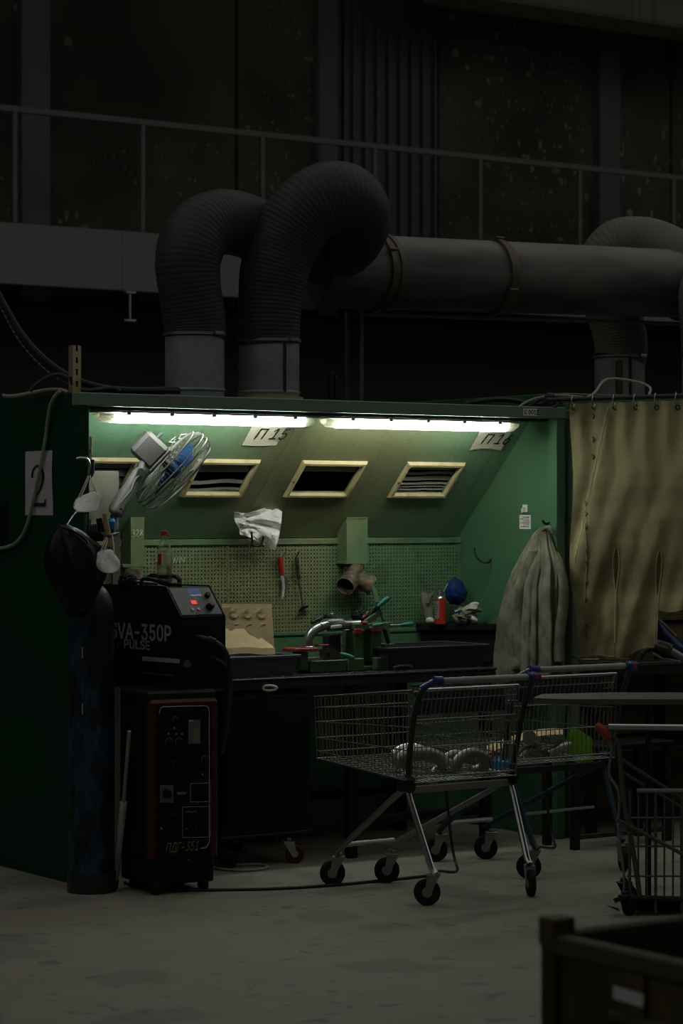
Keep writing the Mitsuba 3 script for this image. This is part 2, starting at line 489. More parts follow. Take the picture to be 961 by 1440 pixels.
# the raised walkway along the wall
MY = 9.39
t = thing('walkway', 'grey raised walkway with a deep edge beam along the far wall', 'walkway')
put(t + '__edge_beam', bx(-8, 28, MY, MY + 0.06, 3.68, 4.215, 0.006), 'beam_paint', smooth=False)
put(t + '__deck', bx(-8, 28, MY + 0.06, WY - 0.17, 4.08, 4.2, 0.004), 'concrete', smooth=False)
put(t + '__joint_cover', bx(5.62, 5.66, MY - 0.006, MY, 3.69, 4.2, 0.002), 'beam_paint', smooth=False)
t = thing('railing', 'thin steel railing with square posts on the raised walkway', 'railing')
put(t + '__top_rail', bx(-8, 28, MY + 0.0, MY + 0.05, 5.18, 5.235), 'rail_steel', smooth=False)
for k in range(-7, 14):
    x = 4.562 + 1.285 * k
    put(t + '__post', bx(x - 0.022, x + 0.022, MY + 0.003, MY + 0.047, 4.216, 5.185), 'rail_steel', smooth=False)
t = thing('hanging_bracket', 'small white bracket hanging under the grey walkway beam', 'bracket')
q = at(183, 412, Y=MY + 0.03)
put(t + '__plate', rbox((0.10, 0.05, 0.02), 0.003, (q[0], q[1], 3.672)), 'paper_grey')
put(t + '__rod', rod((q[0], q[1], 3.67), (q[0], q[1], 3.43), 0.008), 'paper_grey')
put(t + '__foot', rbox((0.10, 0.05, 0.018), 0.003, (q[0], q[1], 3.42)), 'paper_grey')

# ------------------------------------------------------------------ the welding booth
BX, BD, BT = 2.86, 0.88, 2.245          # inner right side, depth, top
B = thing('welding_booth', 'green steel welding booth with a sloping hood and a perforated back', 'booth')
g = 'green_paint'
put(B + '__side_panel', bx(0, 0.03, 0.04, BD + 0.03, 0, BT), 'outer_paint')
put(B + '__side_panel', bx(2.845, 2.875, 0.04, BD + 0.03, 0, BT), g)
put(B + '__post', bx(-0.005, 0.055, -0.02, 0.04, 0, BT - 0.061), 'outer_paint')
put(B + '__post', bx(2.82, 2.88, -0.02, 0.04, 0, BT - 0.061), g)
put(B + '__top_beam', bx(-0.005, 2.88, -0.025, 0.04, BT - 0.06, BT), 'beam_green')
put(B + '__beam_lip', bx(0.06, 2.815, 0.042, 0.06, BT - 0.075, BT - 0.005), 'dark_steel')
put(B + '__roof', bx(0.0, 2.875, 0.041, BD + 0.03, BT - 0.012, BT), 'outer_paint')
put(B + '__rear_panel', bx(0.03, 2.845, BD, BD + 0.02, 0, BT - 0.02), 'opening_shade')  # coloured near-black so lamp light does not show behind the vents
# the sloping hood: two painted sheets with an opening behind each vent
HN = np.array([0, 1, 1]) / math.sqrt(2) * -1        # its normal, towards the room and down
S2 = math.sqrt(2)
hz = lambda s: np.array([0, 0.21 + s / S2, 2.205 - s / S2])       # a point s metres down the slope
HV = np.array([0, 1, -1]) / S2
HM = frame((0, 0.21, 2.205), (1, 0, 0), -HN)          # x along the booth, y down the slope, z away from the room


def hood_point(x, s, out=0.0):
    return np.array([x, 0.21, 2.205]) + HV * s + HN * out


vents = [(0.215, 0.60), (0.925, 1.295), (1.545, 1.952), (2.205, 2.588)]
S0, S1 = 0.343, 0.603
holes = [sbox(a + 0.03, S0 + 0.03, b - 0.03, S1 - 0.03) for a, b in vents]
for x0, x1 in ((0.03, 1.404), (1.407, 2.845)):
    q = sbox(x0, 0.0, x1, 0.905)
    for h in holes:
        q = q.difference(h)
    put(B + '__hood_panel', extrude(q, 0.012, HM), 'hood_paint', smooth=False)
put(B + '__hood_panel__seam', moved(rbox((0.022, 0.90, 0.004), 0.0015, (1.409, 0.452, -0.002)), HM), 'hood_paint')
# perforated back panels, real holes on a 20 mm grid
PY = 0.83


def perforated(x0, x1, z0, z1, y, pitch=0.02, r=0.0046, th=0.003):
    n, m = int(round((x1 - x0) / pitch)), int(round((z1 - z0) / pitch))
    ang = np.arange(8) * math.pi / 4 + math.pi / 8
    h = pitch / 2
    sq = np.array([[h, h], [0, h], [-h, h], [-h, 0], [-h, -h], [0, -h], [h, -h], [h, 0]])
    sq = np.array(sorted(sq.tolist(), key=lambda a: math.atan2(a[1], a[0]) % (2 * math.pi)))
    oc = np.array([[r * math.cos(a), r * math.sin(a)] for a in np.arange(8) * math.pi / 4])
    cell = np.vstack([np.c_[sq[:, 0], np.zeros(8), sq[:, 1]], np.c_[oc[:, 0], np.zeros(8), oc[:, 1]], np.c_[oc[:, 0], np.full(8, th), oc[:, 1]]])
    f = []
    for k in range(8):
        j = (k + 1) % 8
        f += [[k, j, 8 + j], [k, 8 + j, 8 + k], [8 + k, 8 + j, 16 + j], [8 + k, 16 + j, 16 + k]]
    f = np.array(f)
    gx, gz = np.meshgrid(x0 + pitch * (np.arange(n) + 0.5), z0 + pitch * (np.arange(m) + 0.5))
    o = np.c_[gx.ravel(), np.full(gx.size, y), gz.ravel()]
    v = (o[:, None] + cell[None]).reshape(-1, 3)
    ff = (np.arange(len(o))[:, None, None] * 24 + f[None]).reshape(-1, 3)
    return trimesh.Trimesh(v, ff, process=False)


put(B + '__perforated_panel', perforated(0.03, 1.33, 1.07, 1.53, PY), 'peg_paint', smooth=False)
put(B + '__perforated_panel', perforated(1.345, 2.825, 1.07, 1.53, PY), 'peg_paint', smooth=False)
put(B + '__panel_joint', bx(1.33, 1.345, PY - 0.002, PY + 0.004, 1.07, 1.53, 0.001), 'peg_paint')
put(B + '__panel_edge', bx(2.825, 2.845, PY - 0.002, PY + 0.004, 1.07, 1.53, 0.001), 'peg_paint')
put(B + '__panel_ledge', bx(0.03, 2.845, PY - 0.012, PY + 0.02, 1.53, 1.562, 0.003), 'peg_paint')
put(B + '__panel_backing', bx(0.03, 2.845, PY + 0.012, PY + 0.02, 1.05, 1.53, 0.002), 'opening_shade')
put(B + '__lower_panel', bx(0.03, 2.845, PY - 0.004, PY + 0.01, 0.0, 1.07, 0.003), g)
put(B + '__panel_trim', bx(0.03, 2.845, PY - 0.012, PY - 0.004, 1.055, 1.072, 0.002), g)
for x in (0.6, 1.335, 2.1):
    for z in (1.09, 1.30, 1.51):
        put(B + '__perforated_panel__screw', cyl((x + 0.0075, PY - 0.006, z), (x + 0.0075, PY, z), 0.006, 8), 'zinc')
# hand-written chalk figures on the hood
D = {'4': [[(.35, 1), (0, .38), (.55, .38)], [(.42, .72), (.36, 0)]], '5': [[(.75, 1.05), (.1, .98), (.05, .55), (.35, .6), (.48, .35), (.3, .05), (0, .1)]],
     '2': [[(0, .8), (.2, 1), (.42, .85), (.3, .5), (0, .05), (.5, .05)]], '0': [[(.25, 1), (.02, .6), (.12, .1), (.38, .05), (.5, .5), (.42, .9), (.25, 1)]],
     '3': [[(.05, .9), (.3, 1), (.42, .8), (.2, .55), (.45, .3), (.25, 0), (0, .1)]], '8': [[(.25, .5), (.05, .75), (.25, 1), (.45, .75), (.25, .5), (.02, .22), (.25, 0), (.48, .22), (.25, .5)]]}


def chalk(text, o, x, z, size, gap=0.75, r=0.0022):
    lines = []
    for k, ch in enumerate(text):
        lines += [[(a + gap * k, b + 0.06 * k) for a, b in ln] for ln in D[ch]]
    return strokes(lines, o, x, z, size, r)


def hood_px(px, py):
    r = RIGHT * (px - CX) / F + FWD - UP * (py - CY) / F
    p = C + r * (((np.array([0, 0.21, 2.205]) - C) @ HN) / (r @ HN))
    return p + HN * 0.002


for text, px, py, size in (('4', 235, 626, 0.062), ('5', 246, 624, 0.066), ('2', 233, 639, 0.058), ('0', 242.5, 637, 0.050), ('3', 235.5, 652, 0.050)):
    put(B + '__hood_panel__chalk_digit', chalk(text, hood_px(px, py), (1, 0, 0), HN, size, r=0.003), 'chalk')
put(B + '__perforated_panel__chalk_scribble', strokes([[(0, .1), (.15, .0), (.2, .5), (.4, .1), (.5, .45)]], (0.905, PY - 0.004, 1.45), (1, 0, 0), (0, -1, 0), 0.05, 0.002), 'chalk')
put(B + '__perforated_panel__chalk_scribble', strokes([[(0, 0), (.1, .6), (.3, 0), (.5, .6), (.7, 0), (.8, .6), (1.2, .1), (1.3, .6)]], (1.01, PY - 0.004, 1.44), (1, 0, 0), (0, -1, 0), 0.05, 0.002), 'chalk')

# vents in the hood
random.seed(5)


def vent(k, label, slats):
    a, b = vents[k]
    t = thing('air_vent', label, 'vent', 'vents in the booth hood')
    L, Hh, w = b - a, S1 - S0, 0.032
    ms = []
    for (p, q) in (((0, 0), (L, 0)), ((L, 0), (L, Hh)), ((L, Hh), (0, Hh)), ((0, Hh), (0, 0))):
        p, q = np.array(p), np.array(q)
        dvec = (q - p) / np.linalg.norm(q - p)
        nin = np.array([-dvec[1], dvec[0]])
        o = [p, q, q + nin * w - dvec * w, p + nin * w + dvec * w]
        i_ = [p + nin * 0.010 + dvec * 0.010, q + nin * 0.010 - dvec * 0.010, q + nin * (w - .008) - dvec * (w - .008), p + nin * (w - .008) + dvec * (w - .008)]
        ms.append(hull([hood_point(a + u, S0 + v, 0.001) for u, v in o] + [hood_point(a + u, S0 + v, 0.017) for u, v in i_]))
    put(t + '__frame', ms, 'cream_frame', smooth=False)
    for (s, wid, tilt, bend) in slats:
        def fn(u, v, s=s, wid=wid, tilt=tilt, bend=bend):
            x = a + 0.03 + u * (L - 0.06)
            y = S0 + 0.03 + s * (Hh - 0.06) + bend * math.sin(u * 3.1 + bend * 200) * 0.5 + (v - 0.5) * wid * math.cos(tilt)
            return hood_point(x, y, -0.012 + (v - 0.5) * wid * math.sin(tilt) + abs(bend) * 0.4 * math.sin(u * 7))
        put(t + '__slat', sheet(fn, 14, 3, 0.003), 'slat_grey', smooth=40)
    for u in (0.25, 0.75):
        put(t + '__screw', cyl(hood_point(a + L * (0.02 if u < .5 else .98), S0 + Hh * 0.55, 0.012), hood_point(a + L * (0.02 if u < .5 else .98), S0 + Hh * 0.55, 0.019), 0.005, 8), 'old_steel')
    return t


vent(0, 'cream framed vent half hidden behind the grey fan', [(0.15, 0.035, 0.5, 0), (0.42, 0.035, 0.5, 0.002), (0.72, 0.035, 0.5, 0), (0.95, 0.03, 0.4, 0)])
vent(1, 'cream framed vent with three bent loose slats right of the fan', [(0.22, 0.040, 0.4, 0), (0.70, 0.020, 0.4, 0.010), (0.95, 0.014, 0.3, -0.008)])
vent(2, 'cream framed vent left with one slat and a wide dark gap', [(0.17, 0.040, 0.4, 0)])
vent(3, 'rightmost cream framed vent with its full set of crooked slats', [(0.12, 0.022, 0.5, 0), (0.31, 0.015, 0.4, 0.007), (0.50, 0.026, 0.2, -0.006), (0.68, 0.014, 0.5, 0.004), (0.80, 0.010, 0.4, -0.004), (0.90, 0.012, 0.4, 0.003)])


# fluorescent lamps under the roof
def lamp(x0, x1, y, z, label, cable=False, group='tube lamps under the booth roof', power=1.0):
    t = thing('fluorescent_lamp', label, 'lamp', group)
    L = x1 - x0
    put(t + '__housing', hull([(x, y + s * w, zz) for x, s in ((x0, 1), (x0, -1), (x1, 1), (x1, -1)) for w, zz in ((0.05, z + 0.004), (0.053, z + 0.02), (0.04, z + 0.043))]), 'lamp_grey', smooth=20)
    e = 0.085
    prof = [(math.cos(a) * 0.044, -math.sin(a) * 0.044) for a in np.linspace(0, math.pi, 15)]
    poly = Polygon(prof)
    d = mikit.ply(extrude(poly, L - 2 * e, frame((x0 + e, y, z), (0, 1, 0), (1, 0, 0)) @ np.diag([1, 1, 1, 1.0])), 'cream_plastic', smooth=40)
    d['emitter'] = {'type': 'area', 'radiance': {'type': 'rgb', 'value': [power * q for q in LAMP]}}
    scene[t + '__diffuser'] = d
    for xa, xb in ((x0 + 0.012, x0 + e), (x1 - e, x1 - 0.012)):
        s = 1 if xa < x0 + 0.1 else -1
        near, far = (xa, xb) if s > 0 else (xb, xa)
        pts = [(far, y + p[0] * 0.98, z + p[1] * 0.98) for p in prof] + [(near + s * 0.02, y + p[0] * 0.97, z + p[1] * 0.9) for p in prof] + [(near, y + p[0] * 0.8, z + p[1] * 0.55) for p in prof]
        put(t + '__end_cap', hull(pts), 'cap_plastic', smooth=30)
    for k in range(5):
        x = x0 + L * (0.125 + 0.1875 * k)
        put(t + '__clip', [rbox((0.022, 0.010, 0.030), 0.002, (x, y - 0.052, z + 0.008)), rbox((0.010, 0.014, 0.012), 0.002, (x - 0.008, y - 0.056, z + 0.024)), rbox((0.010, 0.014, 0.012), 0.002, (x + 0.008, y - 0.056, z + 0.024))], 'dull_zinc')
    for x in (x0 + 0.2, x1 - 0.2):
        put(t + '__bracket', bx(x - 0.015, x + 0.015, y - 0.03, y + 0.03, z + 0.042, BT - 0.011), 'lamp_grey')
    if cable:
        put(t + '__cable', tube(spline([(x0 + 0.01, y, z + 0.02), (x0 - 0.04, y, z + 0.015), (x0 - 0.10, y, z - 0.005), (0.032, y + 0.01, z - 0.02)], 14), 0.006, 6), 'cable_black')
    return t


lamp(0.155, 1.395, 0.115, 2.158, 'left lit fluorescent tube lamp under the green booth beam', True)
lamp(1.43, 2.665, 0.115, 2.158, 'right lit fluorescent tube lamp under the green booth beam')

# paper signs
t = thing('paper_sign', 'cream paper sign reading П 15 under the left tube lamp', 'sign')
S = lambda x, s, o: hood_point(x, s, o)
put(t + '__sheet', sheet(lambda u, v: S(1.135 + 0.205 * u, 0.085 + 0.158 * v, 0.004 + 0.004 * math.sin(u * 4) * v), 8, 6, 0.001), 'paper_cream')
put(t + '__print', words('П 15', 0.072, S(1.172, 0.195, 0.0095), (1, 0, 0), HN, 0.0008, shear=0.18, squeeze=0.85), 'ink')
t = thing('paper_sign', 'cream paper sign reading П 16 under the right tube lamp', 'sign')
put(t + '__sheet', sheet(lambda u, v: S(2.553 + 0.21 * u, 0.085 + 0.158 * v - 0.012 * math.sin(u * math.pi) * v, 0.004 + 0.012 * (u - 0.5) ** 2 * v + 0.004 * v), 8, 6, 0.001), 'paper_cream')
put(t + '__print', words('П 16', 0.072, S(2.592, 0.195, 0.0115), (1, 0, 0), HN, 0.0008, shear=0.18, squeeze=0.85), 'ink')
t = thing('name_plate', 'small pale plate reading C 0012 at the right end of the booth beam', 'plate')
q0 = at(736, 578.5, Y=-0.026)
put(t + '__plate', rbox((0.093, 0.003, 0.036), 0.001, (q0[0] + 0.046, -0.0265, 2.214)), 'paper')
put(t + '__print', words('C 0012', 0.021, (q0[0] + 0.006, -0.0281, 2.204), (1, 0, 0), (0, -1, 0), 0.0008, squeeze=0.92, bold=True), 'ink')
# the sign with a 2 on the booth's outer left side
t = thing('number_sign', 'white paper sign with a large black 2 on the dark green side', 'sign')
put(t + '__sheet', sheet(lambda u, v: (-0.003 - 0.003 * math.sin(v * 5) * u, 0.495 - 0.268 * u, 1.985 - 0.300 * v), 8, 8, 0.001), 'paper_grey')
two = []
path = spline([(0.16, 0.70), (0.20, 0.88), (0.38, 0.98), (0.56, 0.90), (0.62, 0.74), (0.56, 0.52), (0.38, 0.30), (0.20, 0.10), (0.15, 0.05)], 40)
wid = np.interp(np.linspace(0, 1, 40), [0, 0.1, 0.3, 0.48, 0.7, 1], [0.075, 0.05, 0.05, 0.10, 0.055, 0.03])
tn = np.gradient(path, axis=0)
tn /= np.linalg.norm(tn, axis=1, keepdims=True)
nn = np.c_[-tn[:, 1], tn[:, 0]]
glyph = Polygon(np.vstack([path + nn * wid[:, None] / 2, (path - nn * wid[:, None] / 2)[::-1]])).buffer(0).union(Polygon([(0.13, 0), (0.70, 0), (0.74, 0.17), (0.70, 0.17), (0.66, 0.085), (0.16, 0.085)]))
glyph = max(getattr(glyph, 'geoms', [glyph]), key=lambda a: a.area)
m2 = frame((-0.0075, 0.455, 1.726), (0, -1, 0), (-1, 0, 0)) @ np.diag([0.235, 0.193, 1, 1])
put(t + '__print', extrude(glyph, 0.0008, m2), 'ink', smooth=False)
t = thing('switch_box', 'small dark switch box at the left picture edge on the booth side', 'switch box')
q = at(4, 735, X=0)
put(t + '__case', bx(-0.05, 0, q[1] - 0.05, q[1] + 0.10, 1.595, 1.755, 0.006), 'dark_steel')
put(t + '__button', [cyl((-0.06, q[1] - 0.01, z), (-0.05, q[1] - 0.01, z), 0.014, 14) for z in (1.64, 1.67)], 'print_yellow')
t = thing('hanging_cable', 'pale grey cable curving down across the number 2 sign', 'cable')
cp = [at(84, 550, X=-0.02), at(71, 570, X=-0.03), at(66, 600, X=-0.02), at(60, 640, X=-0.018), at(50, 690, X=-0.018), at(42, 725, X=-0.018), at(32, 752, X=-0.018), at(14, 768, X=-0.018), at(-15, 772, X=-0.018)]
put(t, tube(spline(cp, 50), 0.0085, 8), 'cable_grey')
# small notice and sticker on the right wall
t = thing('small_notice', 'small pale printed label on the inner right wall above the jacket', 'label')
a0, a1 = at(731, 724, X=2.845), at(747, 744, X=2.845)
put(t + '__sheet', bx(2.8435, 2.845, min(a0[1], a1[1]), max(a0[1], a1[1]), a1[2], a0[2], 0.0005), 'paper')
put(t + '__print', [bx(2.8428, 2.8436, min(a0[1], a1[1]) + 0.012, max(a0[1], a1[1]) - 0.012 - 0.02 * (k % 2), z, z + 0.004, 0.0003) for k, z in enumerate(np.linspace(a1[2] + 0.01, a0[2] - 0.014, 6))], 'old_steel', smooth=False)
t = thing('hook_sticker', 'tiny white adhesive hook above the small printed label', 'hook')
a0 = at(739, 715, X=2.845)
put(t, [bx(2.842, 2.845, a0[1] - 0.02, a0[1] + 0.02, a0[2] - 0.02, a0[2] + 0.02, 0.001), tube(spline([(2.840, a0[1], a0[2] + 0.005), (2.822, a0[1], a0[2] - 0.005), (2.825, a0[1], a0[2] - 0.022)], 8), 0.004, 6)], 'paper')
t = thing('wire_hook', 'black bent wire hook on the inner right wall', 'hook')
put(t + '__base', cyl((2.835, 0.565, 1.44), (2.845, 0.565, 1.44), 0.012, 12), 'old_steel')
put(t + '__wire', tube(spline([at(690, 788, X=2.84), at(680, 791, X=2.78), at(671, 784, X=2.77), at(668, 770, X=2.77)], 16), 0.0045, 6), 'black_steel')


def on_plane(px, py, p0, n):
    r = RIGHT * (px - CX) / F + FWD - UP * (py - CY) / F
    return C + r * (((np.asarray(p0) - C) @ n) / (r @ n))


# ------------------------------------------------------------------ extraction ducts above the booth
DY = 0.95
dz_ = lambda x: 2.985 + 0.0245 * (x - 1.9)
DP = lambda x: np.array([x, DY, dz_(x)])
t = thing('main_duct', 'wide dusty steel extraction duct running above the booths', 'duct')
put(t + '__pipe', cyl(DP(1.93), DP(5.9), 0.20, 56), 'duct_steel', smooth=40)
put(t + '__end_flange', ring(DP(1.935), DP(2) - DP(1), 0.0, 0.212, 0.02, 56), 'duct_steel', smooth=30)
for x in (2.335, 2.40, 3.15, 3.185, 4.60, 4.65):
    put(t + '__clamp_ring', ring(DP(x), DP(2) - DP(1), 0.197, 0.221 if x not in (2.40, 3.185, 4.65) else 0.211, 0.030, 56), 'band_steel', smooth=30)
for x, a in ((2.335, 0.5), (3.15, 1.2), (3.15, -0.4), (4.60, 0.9)):
    o = DP(x) + np.array([0, -math.cos(a) * 0.225, math.sin(a) * 0.225])
    put(t + '__clamp_bolt', cyl(o - [0.03, 0, 0], o + [0.03, 0, 0], 0.009, 10), 'old_steel')
put(t + '__spigot', cyl(DP(2.12), DP(2.12) + np.array([0, -0.165, 0.19]) * 1.15, 0.135, 36), 'galvanized', smooth=40)
put(t + '__rail', bar((2.3, 1.05, 2.775), (5.4, 1.05, 2.84), 0.03, 0.02), 'rail_steel')
for x in (2.30, 3.6, 5.2):
    put(t + '__hanger', rod((x, 1.0, 2.80), (x, 1.0, 2.30) if x < 3 else (x, 1.0, 2.78), 0.011), 'rail_steel')


def hose(t, pts, radii, seed, m='hose_fabric', pitch=0.021):
    p = np.array(pts, float)
    L = np.linalg.norm(np.diff(p, axis=0), axis=1).sum()
    n = int(L / pitch * 4)
    q = spline(p, n)
    s = np.r_[0, np.cumsum(np.linalg.norm(np.diff(q, axis=0), axis=1))]
    rr = np.interp(s / s[-1], np.linspace(0, 1, len(radii)), radii)
    ph = s / pitch * 2 * math.pi
    amp = 0.0013 * (0.6 + 0.8 * meshkit.noise(np.c_[s * 6, s * 0, s * 0], seed))
    tb = tube(q, rr + amp * np.sin(ph), 44, caps=False)
    v = tb.vertices
    d = meshkit.fbm(v * 5.0, 3, seed) - 0.5
    cen = np.repeat(q, 44, axis=0)
    out = v - cen
    tb.vertices = cen + out * (1 + 0.10 * d[:, None])
    put(t + '__hose', tb, m, smooth=True)


def collar(t, o, r, z0, z1, seam=0.7, base=False):
    put(t + '__collar', lathe([(r - .004, z0), (r, z0), (r, z1), (r - .004, z1), (r - .004, z0)], 48, rotz(0, (o[0], o[1], 0))), 'galvanized', smooth=40)
    put(t + '__collar__bead', lathe([(r, z0 + 0.045), (r + 0.006, z0 + 0.05), (r + 0.006, z0 + 0.056), (r, z0 + 0.061), (r, z0 + .045)], 48, rotz(0, (o[0], o[1], 0))), 'galvanized', smooth=40)
    a = -math.pi / 2 - seam
    e = np.array([math.cos(a), math.sin(a), 0])
    put(t + '__collar__seam', bar(np.array([o[0], o[1], z0 + 0.05]) + e * (r + .003), np.array([o[0], o[1], z1]) + e * (r + .003), 0.016, 0.008, up=e), 'dark_steel')
    put(t + '__hose_clamp', ring((o[0], o[1], z1 + 0.012), (0, 0, 1), r, r + 0.010, 0.014, 48), 'dull_zinc')
    put(t + '__hose_clamp__screw', rbox((0.05, 0.02, 0.018), 0.003, (o[0] + 0.04, o[1] - r - 0.014, z1 + 0.012)), 'zinc')
    if base:
        put(t + '__base_flange', ring((o[0], o[1], z0 + 0.015), (0, 0, 1), r - 0.004, r + 0.018, 0.03, 48), 'cream_frame')


HY = 0.47
t = thing('flexible_duct', 'dark ribbed flexible duct on the left collar, bending behind the larger one', 'flexible duct')
o1 = at(274, 500, Y=HY)
collar(t, o1, 0.146, BT, 2.56, seam=-1.2)
hose(t, [(o1[0], HY, 2.555), at(270, 425, Y=HY), at(265, 370, Y=HY), at(277, 330, Y=HY + .02), at(310, 312, Y=0.54), at(352, 320, Y=0.62), at(400, 345, Y=0.76), at(455, 375, Y=0.93), DP(2.0)],
     [0.150, 0.155, 0.166, 0.163, 0.160, 0.158, 0.155, 0.150, 0.15], 3)
t = thing('flexible_duct', 'large black ribbed flexible duct arching from the second collar into the main duct', 'flexible duct')
o2 = at(378.5, 500, Y=HY)
collar(t, o2, 0.153, BT, 2.545, seam=0.05, base=True)
hose(t, [(o2[0], HY, 2.54), at(379, 430, Y=HY), at(386, 380, Y=HY - .01), at(402, 335, Y=HY - .04), at(428, 298, Y=HY - .09), at(462, 278, Y=HY - .13), at(490, 282, Y=HY - .12), at(504, 304, Y=HY - .06), at(500, 330, Y=HY + .05), at(490, 348, Y=HY + .17), DP(2.12) + np.array([0, -0.13, 0.13])],
     [0.157, 0.160, 0.170, 0.178, 0.182, 0.184, 0.178, 0.165, 0.148, 0.130, 0.120], 8)
t = thing('flexible_duct', 'grey dusty flexible duct arching over the right end of the main duct', 'flexible duct')
o3 = at(872, 520, Y=1.32)
collar(t, o3, 0.150, 2.33, 2.62, seam=0.3)
put(t + '__collar_strap', bx(o3[0] - 0.16, o3[0] - 0.12, 1.15, 1.18, 2.40, 2.60), 'band_steel')
hose(t, [(o3[0], 1.32, 2.615), at(868, 455, Y=1.33), at(852, 410, Y=1.36), at(850, 370, Y=1.36), at(868, 345, Y=1.3), at(900, 340, Y=1.2), at(935, 349, Y=1.06), at(960, 365, Y=0.95), at(985, 385, Y=0.92)],
     [0.155, 0.165, 0.16, 0.155, 0.152, 0.15, 0.15, 0.15, 0.15], 12, 'hose_grey')
t = thing('flexible_duct', 'flexible duct cut by the right picture edge above the curtain', 'flexible duct')
o4 = at(996, 520, Y=0.62)
collar(t, o4, 0.150, 2.33, 2.60, seam=0.3)
hose(t, [(o4[0], 0.62, 2.595), at(996, 465, Y=0.60), at(994, 425, Y=0.60), at(1000, 395, Y=0.66), DP(5.05) + np.array([0, -0.13, 0.0])], [0.155, 0.16, 0.16, 0.15, 0.14], 14, 'hose_grey')

# things lying on the booth roof
t = thing('supply_hose', 'thick black hose hanging in an arc down to the booth roof', 'hose')
put(t + '__hose', tube(spline([at(-30, 370, d=11.6), at(0, 418, d=11.6), at(25, 462, d=11.6), at(60, 503, d=11.6), at(105, 533, d=11.62), at(150, 546, d=11.65), at(200, 549, d=11.7), at(250, 549.5, d=11.9)], 60), 0.017, 10), 'cable_black')
put(t + '__chain', tube(spline([at(-30, 400, d=11.5), at(0, 432, d=11.5), at(22, 472, d=11.5), at(55, 512, d=11.5), at(80, 532, d=11.5), at(100, 541, d=11.55)], 90), 0.004 + 0.003 * np.sin(np.arange(90) * 1.7), 6), 'band_steel')
labels[t + '__chain'] = {'label': 'thin chain beside the hose'}
t = thing('slotted_bracket', 'pale slotted angle bracket standing on the left roof corner', 'bracket')
b0, b1 = at(108, 549, Y=0.1), at(112, 486, Y=0.1)
q = sbox(-0.021, 0, 0.021, b1[2] - 2.245)
for k in range(4):
    q = q.difference(sbox(-0.006, 0.03 + 0.055 * k, 0.006, 0.058 + 0.055 * k))
put(t + '__face', extrude(q, 0.003, frame((b0[0], 0.1, 2.245), (1, 0, 0), (0, -1, 0))), 'cream_frame', smooth=False)
put(t + '__flange', bx(b0[0] - 0.021, b0[0] - 0.018, 0.10, 0.14, 2.245, b1[2], 0.001), 'slat_grey', smooth=False)
t = thing('roof_cable', 'tangled dark cables lying on the left roof corner', 'cable')
put(t + '__cable', tube(spline([at(42, 550, d=11.5), at(62, 533, d=11.5), at(88, 528, d=11.5), at(100, 540, d=11.5), at(101, 552, d=11.5)], 24), 0.010, 8), 'cable_black')
put(t + '__cable', tube(spline([at(5, 556, d=11.75), at(45, 552, d=11.6), at(84, 548, d=11.5), at(96, 552, d=11.45)], 24), 0.008, 8), 'cable_grey')
put(t + '__strap', tube(spline([at(100, 530, d=11.45), at(104, 542, d=11.45), at(120, 549, d=11.5), at(170, 551, d=11.6)], 20), 0.011, 8), 'cable_black')
t = thing('conduit', 'thin vertical conduit rising behind the booth roof to the main duct', 'pipe')
c0 = at(488, 560, Y=1.25)
put(t, rod((c0[0], 1.25, 0.0), (c0[0], 1.25, 2.80), 0.013, 12), 'old_steel')
for px, py, text in ((466, 523, 'taller of two short dark angle irons standing beside the conduit'), (473, 528, 'shorter of two dark angle irons, the one nearer the conduit')):
    t = thing('angle_iron', text, 'bracket')
    a0 = at(px, py, Y=0.7)
    put(t, bx(a0[0] - 0.012, a0[0] + 0.012, 0.69, 0.715, BT, a0[2]), 'dark_steel')
t = thing('roof_hose_bundle', 'bundle of black cables on the right roof end above the C 0012 plate', 'cable')
put(t + '__cable', tube(spline([at(655, 568, Y=0.25), at(690, 562, Y=0.2), at(715, 562, Y=0.2), at(742, 567, Y=0.2), at(765, 568, Y=0.2)], 30), 0.014, 8), 'cable_black')
put(t + '__cable', tube(spline([at(730, 573, Y=0.05), at(755, 560, Y=0.05), at(780, 556, Y=0.0), at(820, 559, Y=-0.1), at(870, 560, Y=-0.2)], 30), 0.007, 8), 'cable_grey')
put(t + '__cable', tube(spline([at(720, 572, Y=0.1), at(752, 566, Y=0.06), at(775, 560, Y=0.04), at(783, 566, Y=0.0), at(770, 573, Y=0.0)], 30), 0.009, 8), 'cable_black')
put(t + '__knot', tube(spline([at(768, 566, Y=0.0), at(776, 556, Y=0.0), at(784, 562, Y=0.02), at(778, 570, Y=0.02), at(769, 564, Y=0.0), at(780, 556, Y=0.03)], 30), 0.010, 8), 'cable_black')
put(t + '__cable', tube(spline([at(815, 562, Y=-0.05), at(845, 540, Y=0.1), at(873, 533, Y=0.2), at(900, 538, Y=0.1), at(915, 550, Y=-0.1), at(922, 558, Y=-0.3)], 30), 0.007, 8), 'cable_grey')

# ------------------------------------------------------------------ rectangular exhausts with clay-coloured elbows
t = thing('exhaust_outlet', 'green square exhaust duct with a rusty forked pipe end at the perforated panel', 'duct')
X0, X1 = 2.02, 2.155
put(t + '__duct', hull([(x, y, z) for x in (X0, X1) for y, z in ((PY - 0.09, 1.665), (PY - 0.09, 1.435), (PY - 0.002, 1.435), (PY - 0.002, 1.62))]), 'peg_paint', smooth=False)
put(t + '__top_cap', hull([(x, y, z) for x in (X0 - .003, X1 + .003) for y, z in ((PY - 0.095, 1.665), (PY - 0.095, 1.672), (PY - 0.11 + .06, 1.672), (PY - 0.05, 1.665))]), 'peg_paint', smooth=False)
put(t + '__flange', bx(X0 - 0.006, X1 + 0.006, PY - 0.096, PY - 0.002, 1.425, 1.44, 0.002), 'peg_paint')
c = np.array([(X0 + X1) / 2, PY - 0.055, 1.36])
